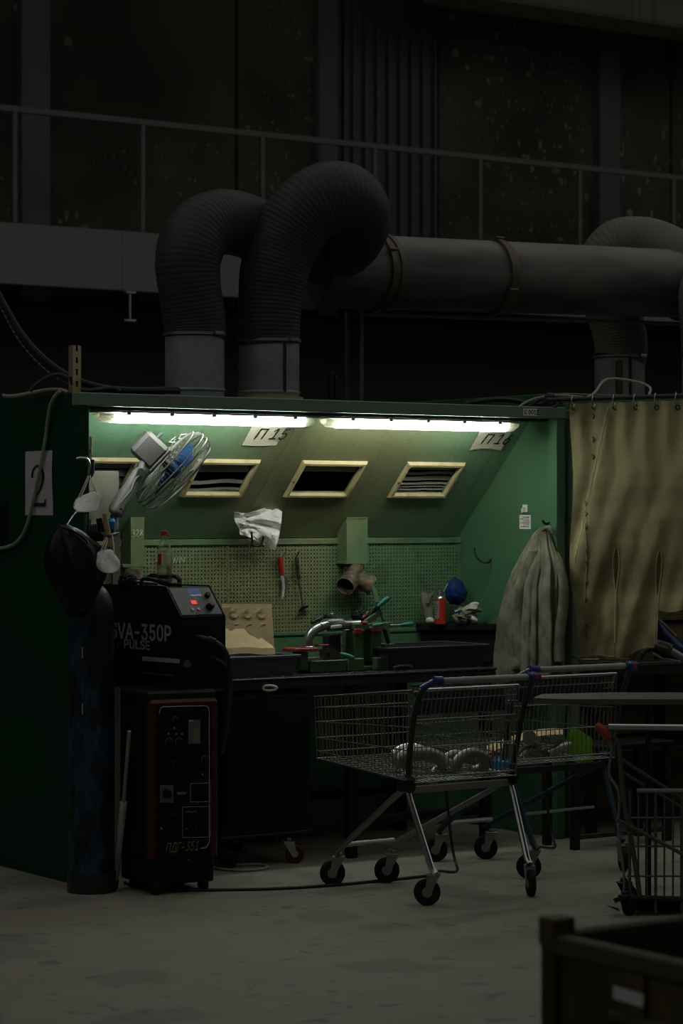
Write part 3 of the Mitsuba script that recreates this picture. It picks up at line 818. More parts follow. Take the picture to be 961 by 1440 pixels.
put(t + '__pipe', [cyl(c + [0, 0, 0.066], c + [0, 0, -0.01], 0.052, 28), trimesh.creation.icosphere(3, 0.054).apply_translation(c + [0, 0, -0.01])], 'rusty_pipe', smooth=40)
for sgn in (-1, 1):
    e = unit([sgn * 0.72, -0.42, -0.42])
    a0, a1 = c + [0, 0, 0.0], c + e * 0.115
    xx = np.cross(e, [0, 0, 1.0])
    put(t + '__pipe__branch', lathe([(0.046, 0), (0.050, 0), (0.050, 0.115), (0.046, 0.115), (0.045, 0)], 28, frame(a0, xx, e)), 'rusty_pipe', smooth=40)
    put(t + '__pipe__opening', cyl(c + e * 0.06, c + e * 0.065, 0.045, 24), 'opening_shade')
t = thing('exhaust_outlet', 'green square exhaust duct marked 328 with a rusty pipe beside the fan arm', 'duct')
a0, a1 = at(184, 722, Y=0.74), at(203, 770, Y=0.74)
X0, X1 = a0[0], a1[0]
put(t + '__duct', hull([(x, y, z) for x in (X0, X1) for y, z in ((PY - 0.09, 1.688), (PY - 0.09, 1.44), (PY - 0.002, 1.44), (PY - 0.002, 1.60))]), 'peg_paint', smooth=False)
put(t + '__top_cap', bx(X0 - .004, X1 + .006, PY - 0.095, PY - 0.07, 1.684, 1.69, 0.001), 'peg_paint')
put(t + '__print', chalk('328', (X0 + 0.006, PY - 0.0915, 1.575), (1, 0, 0), (0, -1, 0), 0.036, 0.62), 'chalk')
put(t + '__flange', bx(X0 - 0.05, X1 + 0.006, PY - 0.097, PY - 0.013, 1.425, 1.442, 0.002), 'peg_paint')
put(t + '__pipe', cyl((X0 + 0.02, PY - 0.06, 1.425), (X0 + 0.02, PY - 0.06, 1.36), 0.055, 28), 'rusty_pipe', smooth=40)

# ------------------------------------------------------------------ on the left post: gas cylinder, bag, bracket, masks, fan
gc = at(129, 1247, d=11.16)
gc = np.array([gc[0], gc[1], 0])
t = thing('gas_cylinder', 'tall worn blue gas cylinder standing against the left post', 'gas cylinder')
r = 0.102
put(t + '__body', lathe([(0, 0.012), (r - 0.012, 0.012), (r, 0.03), (r, 1.22), (r * 0.97, 1.27), (r * 0.84, 1.32), (r * 0.62, 1.355), (0.042, 1.375), (0.036, 1.39), (0.036, 1.42), (0, 1.42)], 40, rotz(0, gc)), 'cylinder_blue', smooth=40)
put(t + '__foot_ring', ring(gc + [0, 0, 0.045], (0, 0, 1), 0.09, r + 0.007, 0.09, 40), 'dark_steel', smooth=30)
put(t + '__valve', [cyl(gc + [0, 0, 1.42], gc + [0, 0, 1.47], 0.018, 14), cyl(gc + [-.03, 0, 1.445], gc + [.05, 0, 1.445], 0.011, 12), cyl(gc + [0, 0, 1.47], gc + [0, 0, 1.485], 0.028, 14)], 'old_steel')
for z, a in ((1.05, 0.1), (0.80, 0.3)):
    e = np.array([-0.8, -0.6, 0])
    put(t + '__scratch', bar(gc + e * r + [0, 0, z], gc + e * (r + .001) + [0, 0, z + 0.05], 0.004, 0.002, up=e), 'paper_grey')

t = thing('black_bag', 'glossy black plastic bag hanging on the left post above the gas cylinder', 'bag')
rows = [(738, 84, 96), (745, 78, 112), (756, 70, 128), (772, 63, 146), (790, 62, 150), (808, 67, 148), (824, 72, 142), (840, 80, 134), (856, 88, 126), (866, 95, 118)]
sec = []
for y, a, b in rows:
    p, q = at(a, y, d=10.93), at(b, y, d=10.93)
    sec.append(((p + q) / 2, (q - p) / 2, FWD * (0.04 + 0.05 * math.sin((y - 735) / 135 * math.pi))))
bag = loft(sec, 56, lambda s, a: 1 + 0.07 * math.sin(5 * a + 4 * s) * math.sin(3 * s + 1) + 0.05 * math.sin(9 * a - 7 * s))
put(t + '__sack', bag, 'bag_black', smooth=50)
put(t + '__rim', tube(spline([at(84, 740, d=10.85), at(98, 745, d=10.84), at(112, 752, d=10.85), at(124, 764, d=10.86)], 16), 0.006, 8), 'bag_black')
put(t + '__strap', tube(spline([at(92, 742, d=10.95), at(100, 728, d=11.05), at(112, 716, d=11.2)], 12), 0.005, 6), 'bag_black')

t = thing('post_bracket', 'rusty slotted bracket with a latch bolted inside the left post', 'bracket')
a0, a1 = at(118.5, 614, Y=0.03), at(128, 668, Y=0.03)
put(t + '__plate', bx(0.056, a1[0], 0.02, 0.026, a1[2], a0[2], 0.002), 'cream_frame', smooth=False)
put(t + '__slot', [bx(a0[0] + 0.010, a0[0] + 0.022, 0.0185, 0.021, z, z + 0.045, 0.002) for z in (a0[2] - 0.10, a0[2] - 0.17)], 'opening_shade')
put(t + '__bolt', cyl((a0[0] + 0.016, 0.008, a0[2] - 0.065), (a0[0] + 0.016, 0.02, a0[2] - 0.065), 0.010, 8), 'old_steel')
put(t + '__hook_bar', tube(spline([at(108, 645, Y=-0.03), at(117, 644, Y=-0.05), at(123, 646, Y=-0.06), at(125, 660, Y=-0.06), at(125, 668, Y=-0.05)], 18), 0.007, 8), 'steel')
put(t + '__grip', tube(spline([at(130, 648, Y=-0.02), at(130, 660, Y=-0.04), at(127, 670, Y=-0.055), at(123, 671, Y=-0.06)], 14), 0.010, 8), 'rubber')
t = thing('steel_sheet', 'plain grey sheet metal plate hanging behind the masks', 'sheet')
a0, a1 = at(129, 662, Y=0.27), at(167, 745, Y=0.27)
put(t, bx(0.035, a1[0], 0.268, 0.272, a1[2], a0[2], 0.001), 'sheet_grey', smooth=False)
t = thing('mounting_post', 'pale narrow strip of steel standing left of the exhaust pipe', 'bracket')
a0, a1 = at(157, 748, Y=0.2), at(168, 830, Y=0.2)
put(t, bx(a0[0], a1[0], 0.19, 0.21, 0.0, a0[2], 0.002), 'sheet_grey')


def mask(label, loops, pts, d, seed):
    """A cup-shaped dust mask: outline in pixels at depth d, bulging towards the room."""
    t = thing('dust_mask', label, 'dust mask', 'white dust masks')
    P = np.array([at(x, y, d=d) for x, y in pts])
    cen = P.mean(0)
    loop = np.vstack([P, P[:1]])
    sl_ = np.r_[0, np.cumsum(np.linalg.norm(np.diff(loop, axis=0), axis=1))]
    lin = np.array([[np.interp(q, sl_, loop[:, i]) for i in range(3)] for q in np.linspace(0, sl_[-1], 41)[:-1]])
    ringp = 0.75 * lin + 0.25 * spline(loop, 41)[:-1]
    secs = []
    V, Fc = [], []
    K = 9
    for k in range(K):
        s = math.cos(k / (K - 1) * math.pi / 2 * 0.97)
        h = math.sin(k / (K - 1) * math.pi / 2)
        V.append(cen + (ringp - cen) * s - FWD * 0.042 * h + UP * 0.008 * h)
    n = 40
    V = np.vstack(V)
    for k in range(K - 1):
        for j in range(n):
            a, b, c_, e = k * n + j, k * n + (j + 1) % n, (k + 1) * n + (j + 1) % n, (k + 1) * n + j
            Fc += [[a, b, c_], [a, c_, e]]
    back = np.vstack([V + FWD * 0.004])
    m = trimesh.Trimesh(np.vstack([V, back]), Fc + [[a + len(V), c_ + len(V), b + len(V)] for a, b, c_ in Fc], process=False)
    put(t + '__cup', m, 'mask_white', smooth=50)
    put(t + '__rim', tube(ringp, 0.0035, 6, closed=True), 'mask_white')
    for lp in loops:
        put(t + '__strap', tube(spline([at(x, y, d=dd) for x, y, dd in lp], 20), 0.0028, 6), 'elastic')
    return t


MD = 0.2
mask('white dust mask hanging from the bracket on the left post', [[(104, 712, 10.98), (113, 694, 11.0), (124, 669, 11.06)], [(113, 700, 10.96), (120, 685, 11.0), (125, 670, 11.06)], [(136, 693, 10.97), (130, 680, 11.0), (127, 669, 11.06)]],
     [(104, 713), (108, 702), (118, 697), (134, 692), (143, 697), (139, 706), (137, 716), (124, 719), (109, 719)], 11.0, 1)
mask('white dust mask hanging lower from the brush handle', [[(141, 776, 10.88), (146, 766, 10.9), (150, 756, 10.94)], [(145, 776, 10.87), (149, 768, 10.9), (151, 758, 10.94)], [(161, 780, 10.88), (160, 770, 10.9), (158, 752, 10.94)]],
     [(130, 795), (136, 785), (137, 777), (146, 774), (157, 774), (163, 783), (168, 790), (166, 801), (157, 805), (144, 804), (133, 800)], 10.9, 2)
t = thing('hand_brush', 'old wooden handled brush hanging upright beside the masks', 'brush')
put(t + '__handle', tube([at(147, 722, d=11.0), at(150, 740, d=11.0), at(154, 760, d=11.0), at(156, 767, d=11.0)], [0.010, 0.013, 0.014, 0.018], 12), 'wood')
put(t + '__crosspiece', tube(spline([at(144, 750, d=10.98), at(153, 753, d=10.96), at(164, 751, d=10.98)], 10), 0.008, 8), 'old_steel')
put(t + '__bristles', hull([at(x, y, d=dd) for x, y in ((148, 752), (160, 755), (150, 768), (158, 769)) for dd in (10.96, 11.0)]), 'wood', smooth=False)
t = thing('tool_clamp', 'dark steel tongs and clips hanging in a cluster below the upper mask', 'tool')
for px, py, qx, qy in ((121, 723, 120, 748), (127, 730, 126, 738)):
    put(t + '__pin', rod(at(px, py, d=11.0), at(qx, qy, d=11.0), 0.006, 8), 'zinc')
put(t + '__grip', rod(at(139, 729, d=11.0), at(143, 748, d=11.0), 0.014, 10), 'rubber')
put(t + '__jaw', hull([at(x, y, d=dd) for x, y in ((124, 738), (137, 737), (138, 747), (124, 748)) for dd in (11.0, 11.03)]), 'dark_steel', smooth=False)
for k in range(4):
    put(t + '__tooth', rod(at(126 + 3.4 * k, 738, d=10.99), at(126 + 3.4 * k, 747, d=10.99), 0.0035, 6), 'zinc')
put(t + '__clip', rbox((0.075, 0.03, 0.045), 0.006, m=frame(at(134, 754, d=11.0), RIGHT, UP)), 'black_steel')
t = thing('plastic_cap', 'small bright blue plastic cap below the fan arm', 'cap')
put(t, lathe([(0, 0), (0.017, 0), (0.020, 0.035), (0.012, 0.05), (0, 0.05)], 16, frame(at(156.5, 744, d=11.5), RIGHT, UP)), 'sky_blue_plastic')

# the fan: head seen almost edge-on, tipped down into the booth
t = thing('fan', 'dusty grey wall fan with a wire guard and blue blades tipped down into the booth', 'fan')
fc = at(243, 661, d=11.86)
ax = unit(vec(0.72, -0.69, 0.18))           # from the motor towards the air stream
e1 = unit(vec(0.69, 0.72, 0.0))             # along the edge-on disc, up to the right
e1 = unit(e1 - ax * (e1 @ ax))
e2 = np.cross(ax, e1)
FMX = np.eye(4)
FMX[:3, 0], FMX[:3, 1], FMX[:3, 2], FMX[:3, 3] = e1, e2, ax, fc
circ = lambda r_, z_, n=48: np.array([fc + e1 * math.cos(a) * r_ + e2 * math.sin(a) * r_ + ax * z_ for a in np.arange(n) * 2 * math.pi / n])
for r_, z_, w_ in ((0.222, -0.012, 0.0035), (0.222, 0.012, 0.004), (0.20, 0.055, 0.003), (0.20, -0.055, 0.003), (0.07, 0.075, 0.003), (0.08, -0.070, 0.003)):
    put(t + '__guard_ring', tube(circ(r_, z_), w_, 6, closed=True), 'fan_wire')
for sgn, zz in ((1, 0.078), (-1, -0.072)):
    ws = []
    for k in range(68):
        a = k * 2 * math.pi / 68
        d_ = e1 * math.cos(a) + e2 * math.sin(a)
        ws.append(tube([fc + d_ * 0.05 + ax * zz, fc + d_ * 0.13 + ax * zz * 0.97, fc + d_ * 0.19 + ax * zz * 0.8, fc + d_ * 0.216 + ax * zz * 0.45, fc + d_ * 0.222 + ax * sgn * 0.012], 0.0011, 4, caps=False))
    put(t + ('__front_guard' if sgn > 0 else '__rear_guard'), cat(ws), 'fan_wire')
    labels[t + ('__front_guard' if sgn > 0 else '__rear_guard')] = {'kind': 'stuff'}
put(t + '__guard_disc', cyl(fc + ax * 0.074, fc + ax * 0.082, 0.05, 24), 'fan_grey')
for k in range(3):
    a0 = k * 2 * math.pi / 3 + 0.35

    def bl(u, v, a0=a0):
        r_ = 0.035 + 0.115 * u
        w = (0.5 + 0.75 * math.sin(u * 2.4)) * 0.9
        a = a0 + (v - 0.5) * w
        return fc + (e1 * math.cos(a) + e2 * math.sin(a)) * r_ + ax * ((v - 0.5) * 0.05 - 0.005)
    put(t + '__blade', sheet(bl, 9, 8, 0.003), 'fan_blue')
put(t + '__hub', lathe([(0, -0.03), (0.036, -0.03), (0.036, 0.02), (0.02, 0.036), (0, 0.04)], 24, FMX), 'fan_blue')
mb = fc - ax * 0.150
put(t + '__motor_housing', rbox((0.135, 0.135, 0.135), 0.016, m=frame(mb - e1 * 0.006, e1, ax)), 'fan_grey')
put(t + '__motor_housing__lip', rbox((0.142, 0.142, 0.012), 0.004, m=frame(mb + ax * 0.068 - e1 * 0.006, e1, ax)), 'fan_grey')
put(t + '__shaft', cyl(fc - ax * 0.085, fc - ax * 0.02, 0.022, 14), 'dark_steel')
put(t + '__motor_housing__knob', cyl(mb + e1 * 0.060 + ax * -0.01, mb + e1 * 0.092 - ax * 0.01, 0.008, 10), 'fan_grey')
h0, h1 = at(197, 660, d=11.75), at(160, 724, d=11.55)
put(t + '__arm', loft([(h0 + (h1 - h0) * s, unit(vec(0.86, -0.5, 0)) * w, FWD * w) for s, w in ((0, 0.018), (0.08, 0.027), (0.3, 0.031), (0.6, 0.035), (0.9, 0.038), (0.97, 0.033), (1, 0.02))], 20, lambda s, a: 1 + 0.05 * math.sin(9 * s + 3 * a)), 'fan_grey', smooth=40)
put(t + '__tilt_joint', [cyl(at(199, 664, d=11.69), at(199, 664, d=11.81), 0.022, 16), rod(at(197, 662, d=11.75), mb - e1 * 0.03, 0.016)], 'fan_grey')
put(t + '__cord', tube(spline([at(170, 716, d=11.5), at(176, 700, d=11.55), at(184, 690, d=11.6), at(193, 672, d=11.68), at(200, 668, d=11.7)], 24), 0.006, 6), 'cable_black')
put(t + '__stem', rod(h1, at(156, 775, d=11.5), 0.016, 12), 'fan_grey')

# ------------------------------------------------------------------ welding machines left of the bench
MX = rotz(8.5)
U, V = -MX[:3, 1], MX[:3, 0]                # machine front direction, and its width direction to the right
N = at(254, 880, d=11.15)
mz = lambda y: EYE - (y - 720) * 11.15 / F
N = np.array([N[0], N[1], 0])
mp = lambda w, b, z: N + V * w - U * b + UP * z            # w to the right, b back from the front
MW = 0.262
zt, zs, zb = mz(827), mz(868), mz(966)
t = thing('welding_power_source', 'black welding machine marked SVA-350P with a slanted control panel', 'welding machine')
sb = 0.105
side = [(0, zb), (0, zs), (sb, zt), (0.56, zt), (0.56, zb)]
put(t + '__case', hull([mp(w, b, z) for w in (0.004, MW - 0.004) for b, z in side]), 'machine_black', smooth=False)
for w in (0.0, MW - 0.006):
    put(t + '__side_plate', hull([mp(w + e, b, z) for e in (0, 0.006) for b, z in ((-.004, zb), (-.004, zs + .002), (sb, zt + .006), (0.565, zt + .006), (0.565, zb))]), 'machine_black', smooth=False)
pn = unit(np.cross(V, (mp(0, sb, zt) - mp(0, 0, zs))))      # normal of the slanted panel
pu = unit(mp(0, sb, zt) - mp(0, 0, zs))
PL = np.linalg.norm(mp(0, sb, zt) - mp(0, 0, zs))
pn = pn if pn @ FWD < 0 else -pn
pp = lambda a, b, o=0.0: mp(0, 0, zs) + V * (a * MW) + pu * (b * PL) + pn * o
put(t + '__control_panel', hull([pp(a, b, o) for a in (0.05, 0.95) for b in (0.05, 0.95) for o in (-0.002, 0.004)]), 'panel_grey', smooth=False)
put(t + '__sticker', hull([pp(a, b, o) for a in (0.42, 0.70) for b in (0.68, 0.93) for o in (0.003, 0.0048)]), 'screen_blue', smooth=False)
put(t + '__sticker__stripe', hull([pp(a, b, o) for a in (0.45, 0.68) for b in (0.66, 0.72) for o in (0.003, 0.0052)]), 'paper', smooth=False)
put(t + '__panel_button', cyl(pp(0.80, 0.66, 0.003), pp(0.80, 0.66, 0.022), 0.013, 16), 'machine_black')
d = mikit.ply(hull([pp(a, b, o) for a in (0.38, 0.50) for b in (0.40, 0.52) for o in (0.003, 0.006)]), 'red_plastic')
d['emitter'] = {'type': 'area', 'radiance': {'type': 'rgb', 'value': [0.40, 0.03, 0.025]}}
scene[t + '__display'] = d
put(t + '__indicator', cyl(pp(0.33, 0.22, 0.003), pp(0.33, 0.22, 0.008), 0.008, 14), 'dull_zinc')
put(t + '__indicator', cyl(pp(0.47, 0.22, 0.003), pp(0.47, 0.22, 0.008), 0.008, 14), 'dull_zinc')
put(t + '__knob', lathe([(0, 0), (0.019, 0), (0.017, 0.024), (0.013, 0.028), (0, 0.028)], 18, frame(pp(0.72, 0.27, 0.003), V, pn)), 'machine_black')
put(t + '__knob__cap', cyl(pp(0.72, 0.27, 0.030), pp(0.72, 0.27, 0.034), 0.010, 14), 'red_paint')
sd = lambda px, py: on_plane(px, py, N - V * 0.001, V)
a0, a1 = sd(155, 896.5), sd(240, 902)
tm = meshkit.text_mesh('SVA-350P', 0.070, 0.0012, True)
sc_ = np.linalg.norm(a1 - a0) / (tm.bounds[1][0] - tm.bounds[0][0])
put(t + '__lettering', words('SVA-350P', 0.070, a0 - V * 0.0005, (a1 - a0), -V, 0.0012, True, squeeze=sc_), 'print_grey', smooth=False)
a0, a1 = sd(174, 911), sd(210, 914)
tm = meshkit.text_mesh('PULSE', 0.040, 0.0012, True)
sc_ = np.linalg.norm(a1 - a0) / (tm.bounds[1][0] - tm.bounds[0][0])
put(t + '__lettering', words('PULSE', 0.040, a0 - V * 0.0005, (a1 - a0), -V, 0.0012, True, squeeze=sc_), 'print_grey', smooth=False)
put(t + '__emblem', hull([sd(x, y) - V * o for x, y in ((165, 901), (174, 905), (165, 911)) for o in (0, 0.001)]), 'blue_enamel', smooth=False)
for x0, y0, x1, y1, h in ((201, 923, 253, 927, 6), (201, 945, 246, 949, 2.5), (222, 963, 246, 966, 2.5)):
    put(t + '__vent_stripe', hull([sd(x, y + dy) - V * o for x, y in ((x0, y0), (x1, y1)) for dy in (0, h) for o in (0, 0.004)]), 'dull_zinc' if h < 4 else 'print_grey', smooth=False)
put(t + '__handle', tube(spline([mp(0.13, 0.16, zt), mp(0.13, 0.17, zt + .035), mp(0.13, 0.28, zt + .045), mp(0.13, 0.39, zt + .035), mp(0.13, 0.40, zt)], 20), 0.010, 8), 'rubber')
k0, k1 = on_plane(276, 897, N + U * 0.02, U), on_plane(303, 903, N + U * 0.10, U)
put(t + '__torch_plug', [rod(k0, k0 + (k1 - k0) * 0.7, 0.017, 14), rod(k0 + (k1 - k0) * 0.6, k1 + [0, 0, -0.006], 0.022, 14)], 'rubber')
kp = lambda x, y, o: on_plane(x, y, N + U * o, U)
put(t + '__torch_cable', tube(spline([k1, kp(313, 910, 0.13), kp(322, 930, 0.13), kp(324, 960, 0.12), kp(320, 1010, 0.10), kp(312, 1060, 0.08)], 30), 0.011, 8), 'cable_black')
put(t + '__socket', cyl(kp(263, 934, 0.0), kp(263, 934, 0.014), 0.018, 16), 'old_steel')
put(t + '__earth_cable', tube(spline([kp(298, 928, 0.0), kp(306, 930, 0.06), kp(316, 938, 0.08), kp(320, 952, 0.08), kp(317, 1000, 0.06), kp(308, 1060, 0.04)], 30), 0.013, 8), 'rubber')

# the lower machine, orange with a black front
MX2 = rotz(-7)
U2, V2 = -MX2[:3, 1], MX2[:3, 0]
N2 = at(211, 1000, d=10.98)
N2 = np.array([N2[0], N2[1], 0])
lp = lambda w, b, z: N2 + V2 * w - U2 * b + UP * z
z2 = lambda y: EYE - (y - 720) * 10.98 / F
LW, lt, lb = 0.335, z2(985), z2(1212)
t = thing('welding_rectifier', 'orange sided welding machine with a tall black front panel of knobs', 'welding machine')
put(t + '__case', rbox((LW - 0.006, 0.30, lt - lb), 0.015, m=frame(lp(LW / 2, 0.190, (lt + lb) / 2), V2, UP)), 'machine_black')
put(t + '__front_frame', rbox((LW, 0.055, lt - lb), 0.014, m=frame(lp(LW / 2, 0.0275, (lt + lb) / 2), V2, UP)), 'orange_paint')
put(t + '__base', rbox((LW - 0.01, 0.30, 0.115), 0.006, m=frame(lp(LW / 2, 0.19, lb - 0.055), V2, UP)), 'machine_black')
put(t + '__lid', rbox((LW + .006, 0.32, 0.05), 0.012, m=frame(lp(LW / 2, 0.18, lt + 0.012), V2, UP)), 'machine_black')
fp = lambda px, py, o=0.0: on_plane(px, py, lp(0, -0.012 - o, 0), U2)
P0, P1 = fp(222, 993), fp(297, 1205)
put(t + '__front_panel', hull([fp(x, y, o) for x, y in ((222, 993), (297, 993), (297, 1208), (222, 1208)) for o in (-0.010, 0.0)]), 'panel_black', smooth=False)
put(t + '__panel_border', tube([fp(*a, 0.001) for a in ((224, 1003), (226, 996), (230, 994), (288, 992.5), (293, 994), (294.5, 1003), (294.5, 1185), (290, 1192), (282, 1193))], 0.0022, 5), 'print_grey')
for px, py, r_ in ((238, 1043, 0.013), (252, 1043, 0.013), (247, 1012, 0.010), (288, 1068, 0.012)):
    kk = put(t + '__knob', lathe([(0, 0), (r_, 0), (r_ * 0.85, 0.018), (0, 0.02)], 16, frame(fp(px, py, 0), V2, U2)), 'machine_black')
    put(kk + '__scale', tube([fp(px, py, 0.001) + V2 * math.cos(a) * r_ * 1.25 + UP * math.sin(a) * r_ * 1.25 for a in np.linspace(-0.6, math.pi + 0.6, 14)], 0.0018, 4), 'print_yellow')
for px, py in ((237, 1032), (248, 1032), (256, 1032), (245, 1024), (285, 1089), (227, 1165), (278, 1128)):
    put(t + '__lamp', cyl(fp(px, py, 0), fp(px, py, 0.006), 0.0055, 10), 'print_yellow')
put(t + '__rating_plate', hull([fp(x, y, o) for x, y in ((265, 1012), (282, 1012), (282, 1046), (265, 1046)) for o in (0, 0.002)]), 'panel_grey', smooth=False)
put(t + '__rating_plate__print', hull([fp(x, y, o) for x, y in ((272, 1024), (281.5, 1024), (281.5, 1045), (272, 1045)) for o in (0.002, 0.003)]), 'print_yellow', smooth=False)
put(t + '__rating_plate__print', hull([fp(x, y, o) for x, y in ((265.5, 1012.5), (272, 1012.5), (272, 1015), (265.5, 1015)) for o in (0.002, 0.003)]), 'print_grey', smooth=False)
c0 = fp(234, 1116, 0)
put(t + '__dial_plate', hull([fp(x, y, o) for x, y in ((225, 1104), (244, 1104), (244, 1129), (225, 1129)) for o in (0, 0.003)]), 'panel_grey', smooth=False)
put(t + '__dial_plate__knob', lathe([(0, 0), (0.020, 0), (0.017, 0.03), (0, 0.032)], 20, frame(fp(234, 1116, 0.002), V2, U2)), 'machine_black')
put(t + '__dial_plate__marks', [rod(fp(234, 1116, 0.004) + (V2 * math.cos(a) + UP * math.sin(a)) * 0.026, fp(234, 1116, 0.004) + (V2 * math.cos(a) + UP * math.sin(a)) * 0.031, 0.0016, 4) for a in np.linspace(-0.5, math.pi + 0.5, 9)], 'print_yellow')
labels[t + '__dial_plate__marks'] = {'kind': 'stuff'}
put(t + '__caption', hull([fp(x, y, o) for x, y in ((249, 1114), (262, 1113.5), (262, 1117), (249, 1117.5)) for o in (0, 0.001)]), 'print_yellow', smooth=False)
for (xa, ya, xb, yb) in ((268, 1102, 296, 1128), (257, 1135, 296, 1178)):
    put(t + '__socket_frame', tube([fp(xa, ya, .001), fp(xb, ya - 1, .001), fp(xb, yb - 1, .001), fp(xa, yb, .001)], 0.0016, 4, closed=True), 'print_grey')
for px, py, r_ in ((282, 1114, 0.022), (246, 1075, 0.024), (270, 1158, 0.026), (240, 1150, 0.024)):
    put(t + '__socket', lathe([(0, 0), (r_, 0), (r_ * 0.9, 0.016), (r_ * 0.5, 0.018), (r_ * 0.45, 0.004), (0, 0.004)], 20, frame(fp(px, py, 0), V2, U2)), 'machine_black')
for px, py, n in ((267, 1143, 2), (266, 1167, 3)):
    put(t + '__wave_mark', tube([fp(px - 6 + 6.0 * k / 4 * 2 / n * 1.4, py - 2.2 * abs(math.sin(k * math.pi / 4)), 0.001) for k in range(4 * n + 1)], 0.0016, 4), 'print_yellow')
a0, a1 = fp(232, 1199, 0), fp(281, 1196, 0)
tm = meshkit.text_mesh('ПДГ-351', 0.045, 0.001, True)
sc_ = np.linalg.norm(a1 - a0) / (tm.bounds[1][0] - tm.bounds[0][0])
put(t + '__lettering', words('ПДГ-351', 0.042, a0, V2, U2, 0.001, False, shear=0.25, squeeze=sc_), 'print_yellow', smooth=False)
for w, b in ((0.05, 0.06), (LW - 0.05, 0.06), (0.05, 0.29), (LW - 0.05, 0.29)):
    o = lp(w, b, 0)
    put(t + '__wheel', lathe([(0, -.014), (.030, -.014), (.035, -.009), (.035, .009), (.030, .014), (0, .014)], 20, frame(o + [0, 0, 0.035], U2, V2)), 'rubber')

t = thing('machine_stand', 'black stand plate between the two stacked welding machines', 'stand')
put(t + '__plate', hull([mp(w, b, z) for w in (-0.01, MW + 0.01) for b in (0.0, 0.58) for z in (zb - 0.018, zb - 0.001)]), 'black_steel', smooth=False)
for w in (0.02, MW - 0.02):
    put(t + '__leg', rod(mp(w, 0.55, 0), mp(w, 0.55, zb - 0.018), 0.015, 10), 'black_steel')
put(t + '__foot', hull([lp(w, b, z) for w in (0.05, LW - .05) for b in (0.04, 0.30) for z in (lt + 0.036, zb - 0.018)]), 'black_steel', smooth=False)

# things on the upper machine
t = thing('water_bottle', 'clear plastic water bottle with a red cap standing on the black welding machine', 'bottle')
bo = mp(0.075, 0.205, 0)
bo = np.array([bo[0], bo[1], zt + 0.0005])
prof = [(0, 0), (0.026, 0), (0.033, 0.006), (0.034, 0.03), (0.0325, 0.036), (0.034, 0.042), (0.034, 0.10), (0.032, 0.106), (0.034, 0.112), (0.034, 0.155), (0.030, 0.178), (0.018, 0.212), (0.0135, 0.226), (0.0135, 0.240)]
put(t + '__body', lathe(prof + [(a - 0.0009, max(b, 0.0012)) for a, b in prof[::-1] if a > 0.01] + [(0, 0.0012)], 32, rotz(0, bo)), 'clear_plastic', smooth=40)
put(t + '__water', lathe([(0, 0.004), (0.025, 0.004), (0.0315, 0.009), (0.0318, 0.034), (0.0305, 0.036), (0.0318, 0.042), (0.0318, 0.098), (0, 0.098)], 28, rotz(0, bo)), 'water', smooth=40)
put(t + '__cap', lathe([(0, 0.233), (0.0165, 0.233), (0.0165, 0.252), (0.014, 0.255), (0, 0.255)], 20, rotz(0, bo)), 'red_plastic', smooth=40)
put(t + '__label', sheet(lambda u, v: bo + np.array([0, 0, 0.100 + 0.05 * v]) + (RIGHT * math.sin(-0.95 + 0.6 * u) - FWD * math.cos(-0.95 + 0.6 * u)) * 0.0352, 6, 4, 0.0008), 'red_plastic')
t = thing('round_brush', 'round black brush head lying on the machine behind the bottle', 'brush')
bq = at(180, 818, d=11.45)
put(t + '__bristles', blob(bq + [0, 0, 0.0], (0.085, 0.08, 0.075), 4, 0.3, 6), 'rubber')
put(t + '__handle', rod(at(190, 818, d=11.44), at(222, 821, d=11.42), 0.007, 8), 'old_steel')
t = thing('black_torch_handle', 'short black welding torch handle resting beside the bottle', 'torch')
put(t, tube(spline([at(199, 824, d=11.3), at(202, 814, d=11.3), at(214, 815, d=11.3), at(232, 820, d=11.32), at(256, 822, d=11.33)], 24), [0.009] * 12 + [0.012] * 6 + [0.009] * 6, 10), 'rubber')

# stick between cylinder and machine
t = thing('grey_stick', 'long grey two-tone rod leaning between the blue cylinder and the lower machine', 'rod')
s0, s1, s2 = at(163.5, 1222, d=11.23), at(174, 1128, d=11.12), at(182, 1028, d=11.02)
s0 = s0 + (s0 - s1) * ((s0[2] - 0.03) / (s1[2] - s0[2]))
put(t + '__sleeve', rod(s0, s1, 0.016, 14), 'paper_grey')
put(t + '__rod', rod(s1, s2, 0.009, 10), 'sheet_grey')
put(t + '__tip', cyl(s0 - unit(s1 - s0) * 0.028, s0 + unit(s1 - s0) * 0.01, 0.018, 12), 'rubber')

# ------------------------------------------------------------------ the bench
BZ = 0.905
t = thing('workbench', 'long dark steel workbench across the booth', 'workbench')
put(t + '__top', bx(0.66, 2.425, -0.02, 0.79, BZ - 0.012, BZ, 0.003), 'dark_steel')
put(t + '__front_rail', bx(0.66, 2.425, -0.012, 0.03, BZ - 0.055, BZ - 0.012, 0.004), 'dark_steel')
put(t + '__rear_rail', bx(0.66, 2.425, 0.74, 0.78, BZ - 0.055, BZ - 0.012, 0.004), 'dark_steel')
for x in (0.68, 1.52, 2.36):
    for y in (0.0, 0.73):
        put(t + '__leg', bx(x, x + 0.05, y, y + 0.05, 0, BZ - 0.055, 0.004), 'black_steel')
put(t + '__cross_bar', bx(0.73, 2.36, 0.735, 0.765, 0.20, 0.24, 0.004), 'black_steel')
put(t + '__cross_bar', bx(1.57, 2.36, 0.01, 0.04, 0.16, 0.20, 0.004), 'black_steel')
put(t + '__ring_handle', tube([at(378, 967.5, Y=-0.03) + RIGHT * 0.033 * math.cos(a) * (1 + 0.2 * math.cos(a)) + UP * 0.012 * math.sin(a) for a in np.arange(24) * math.pi / 12], 0.006, 8, closed=True), 'paper')
labels[t + '__ring_handle'] = {'label': 'pale oval ring handle'}
random.seed(11)
sp = []
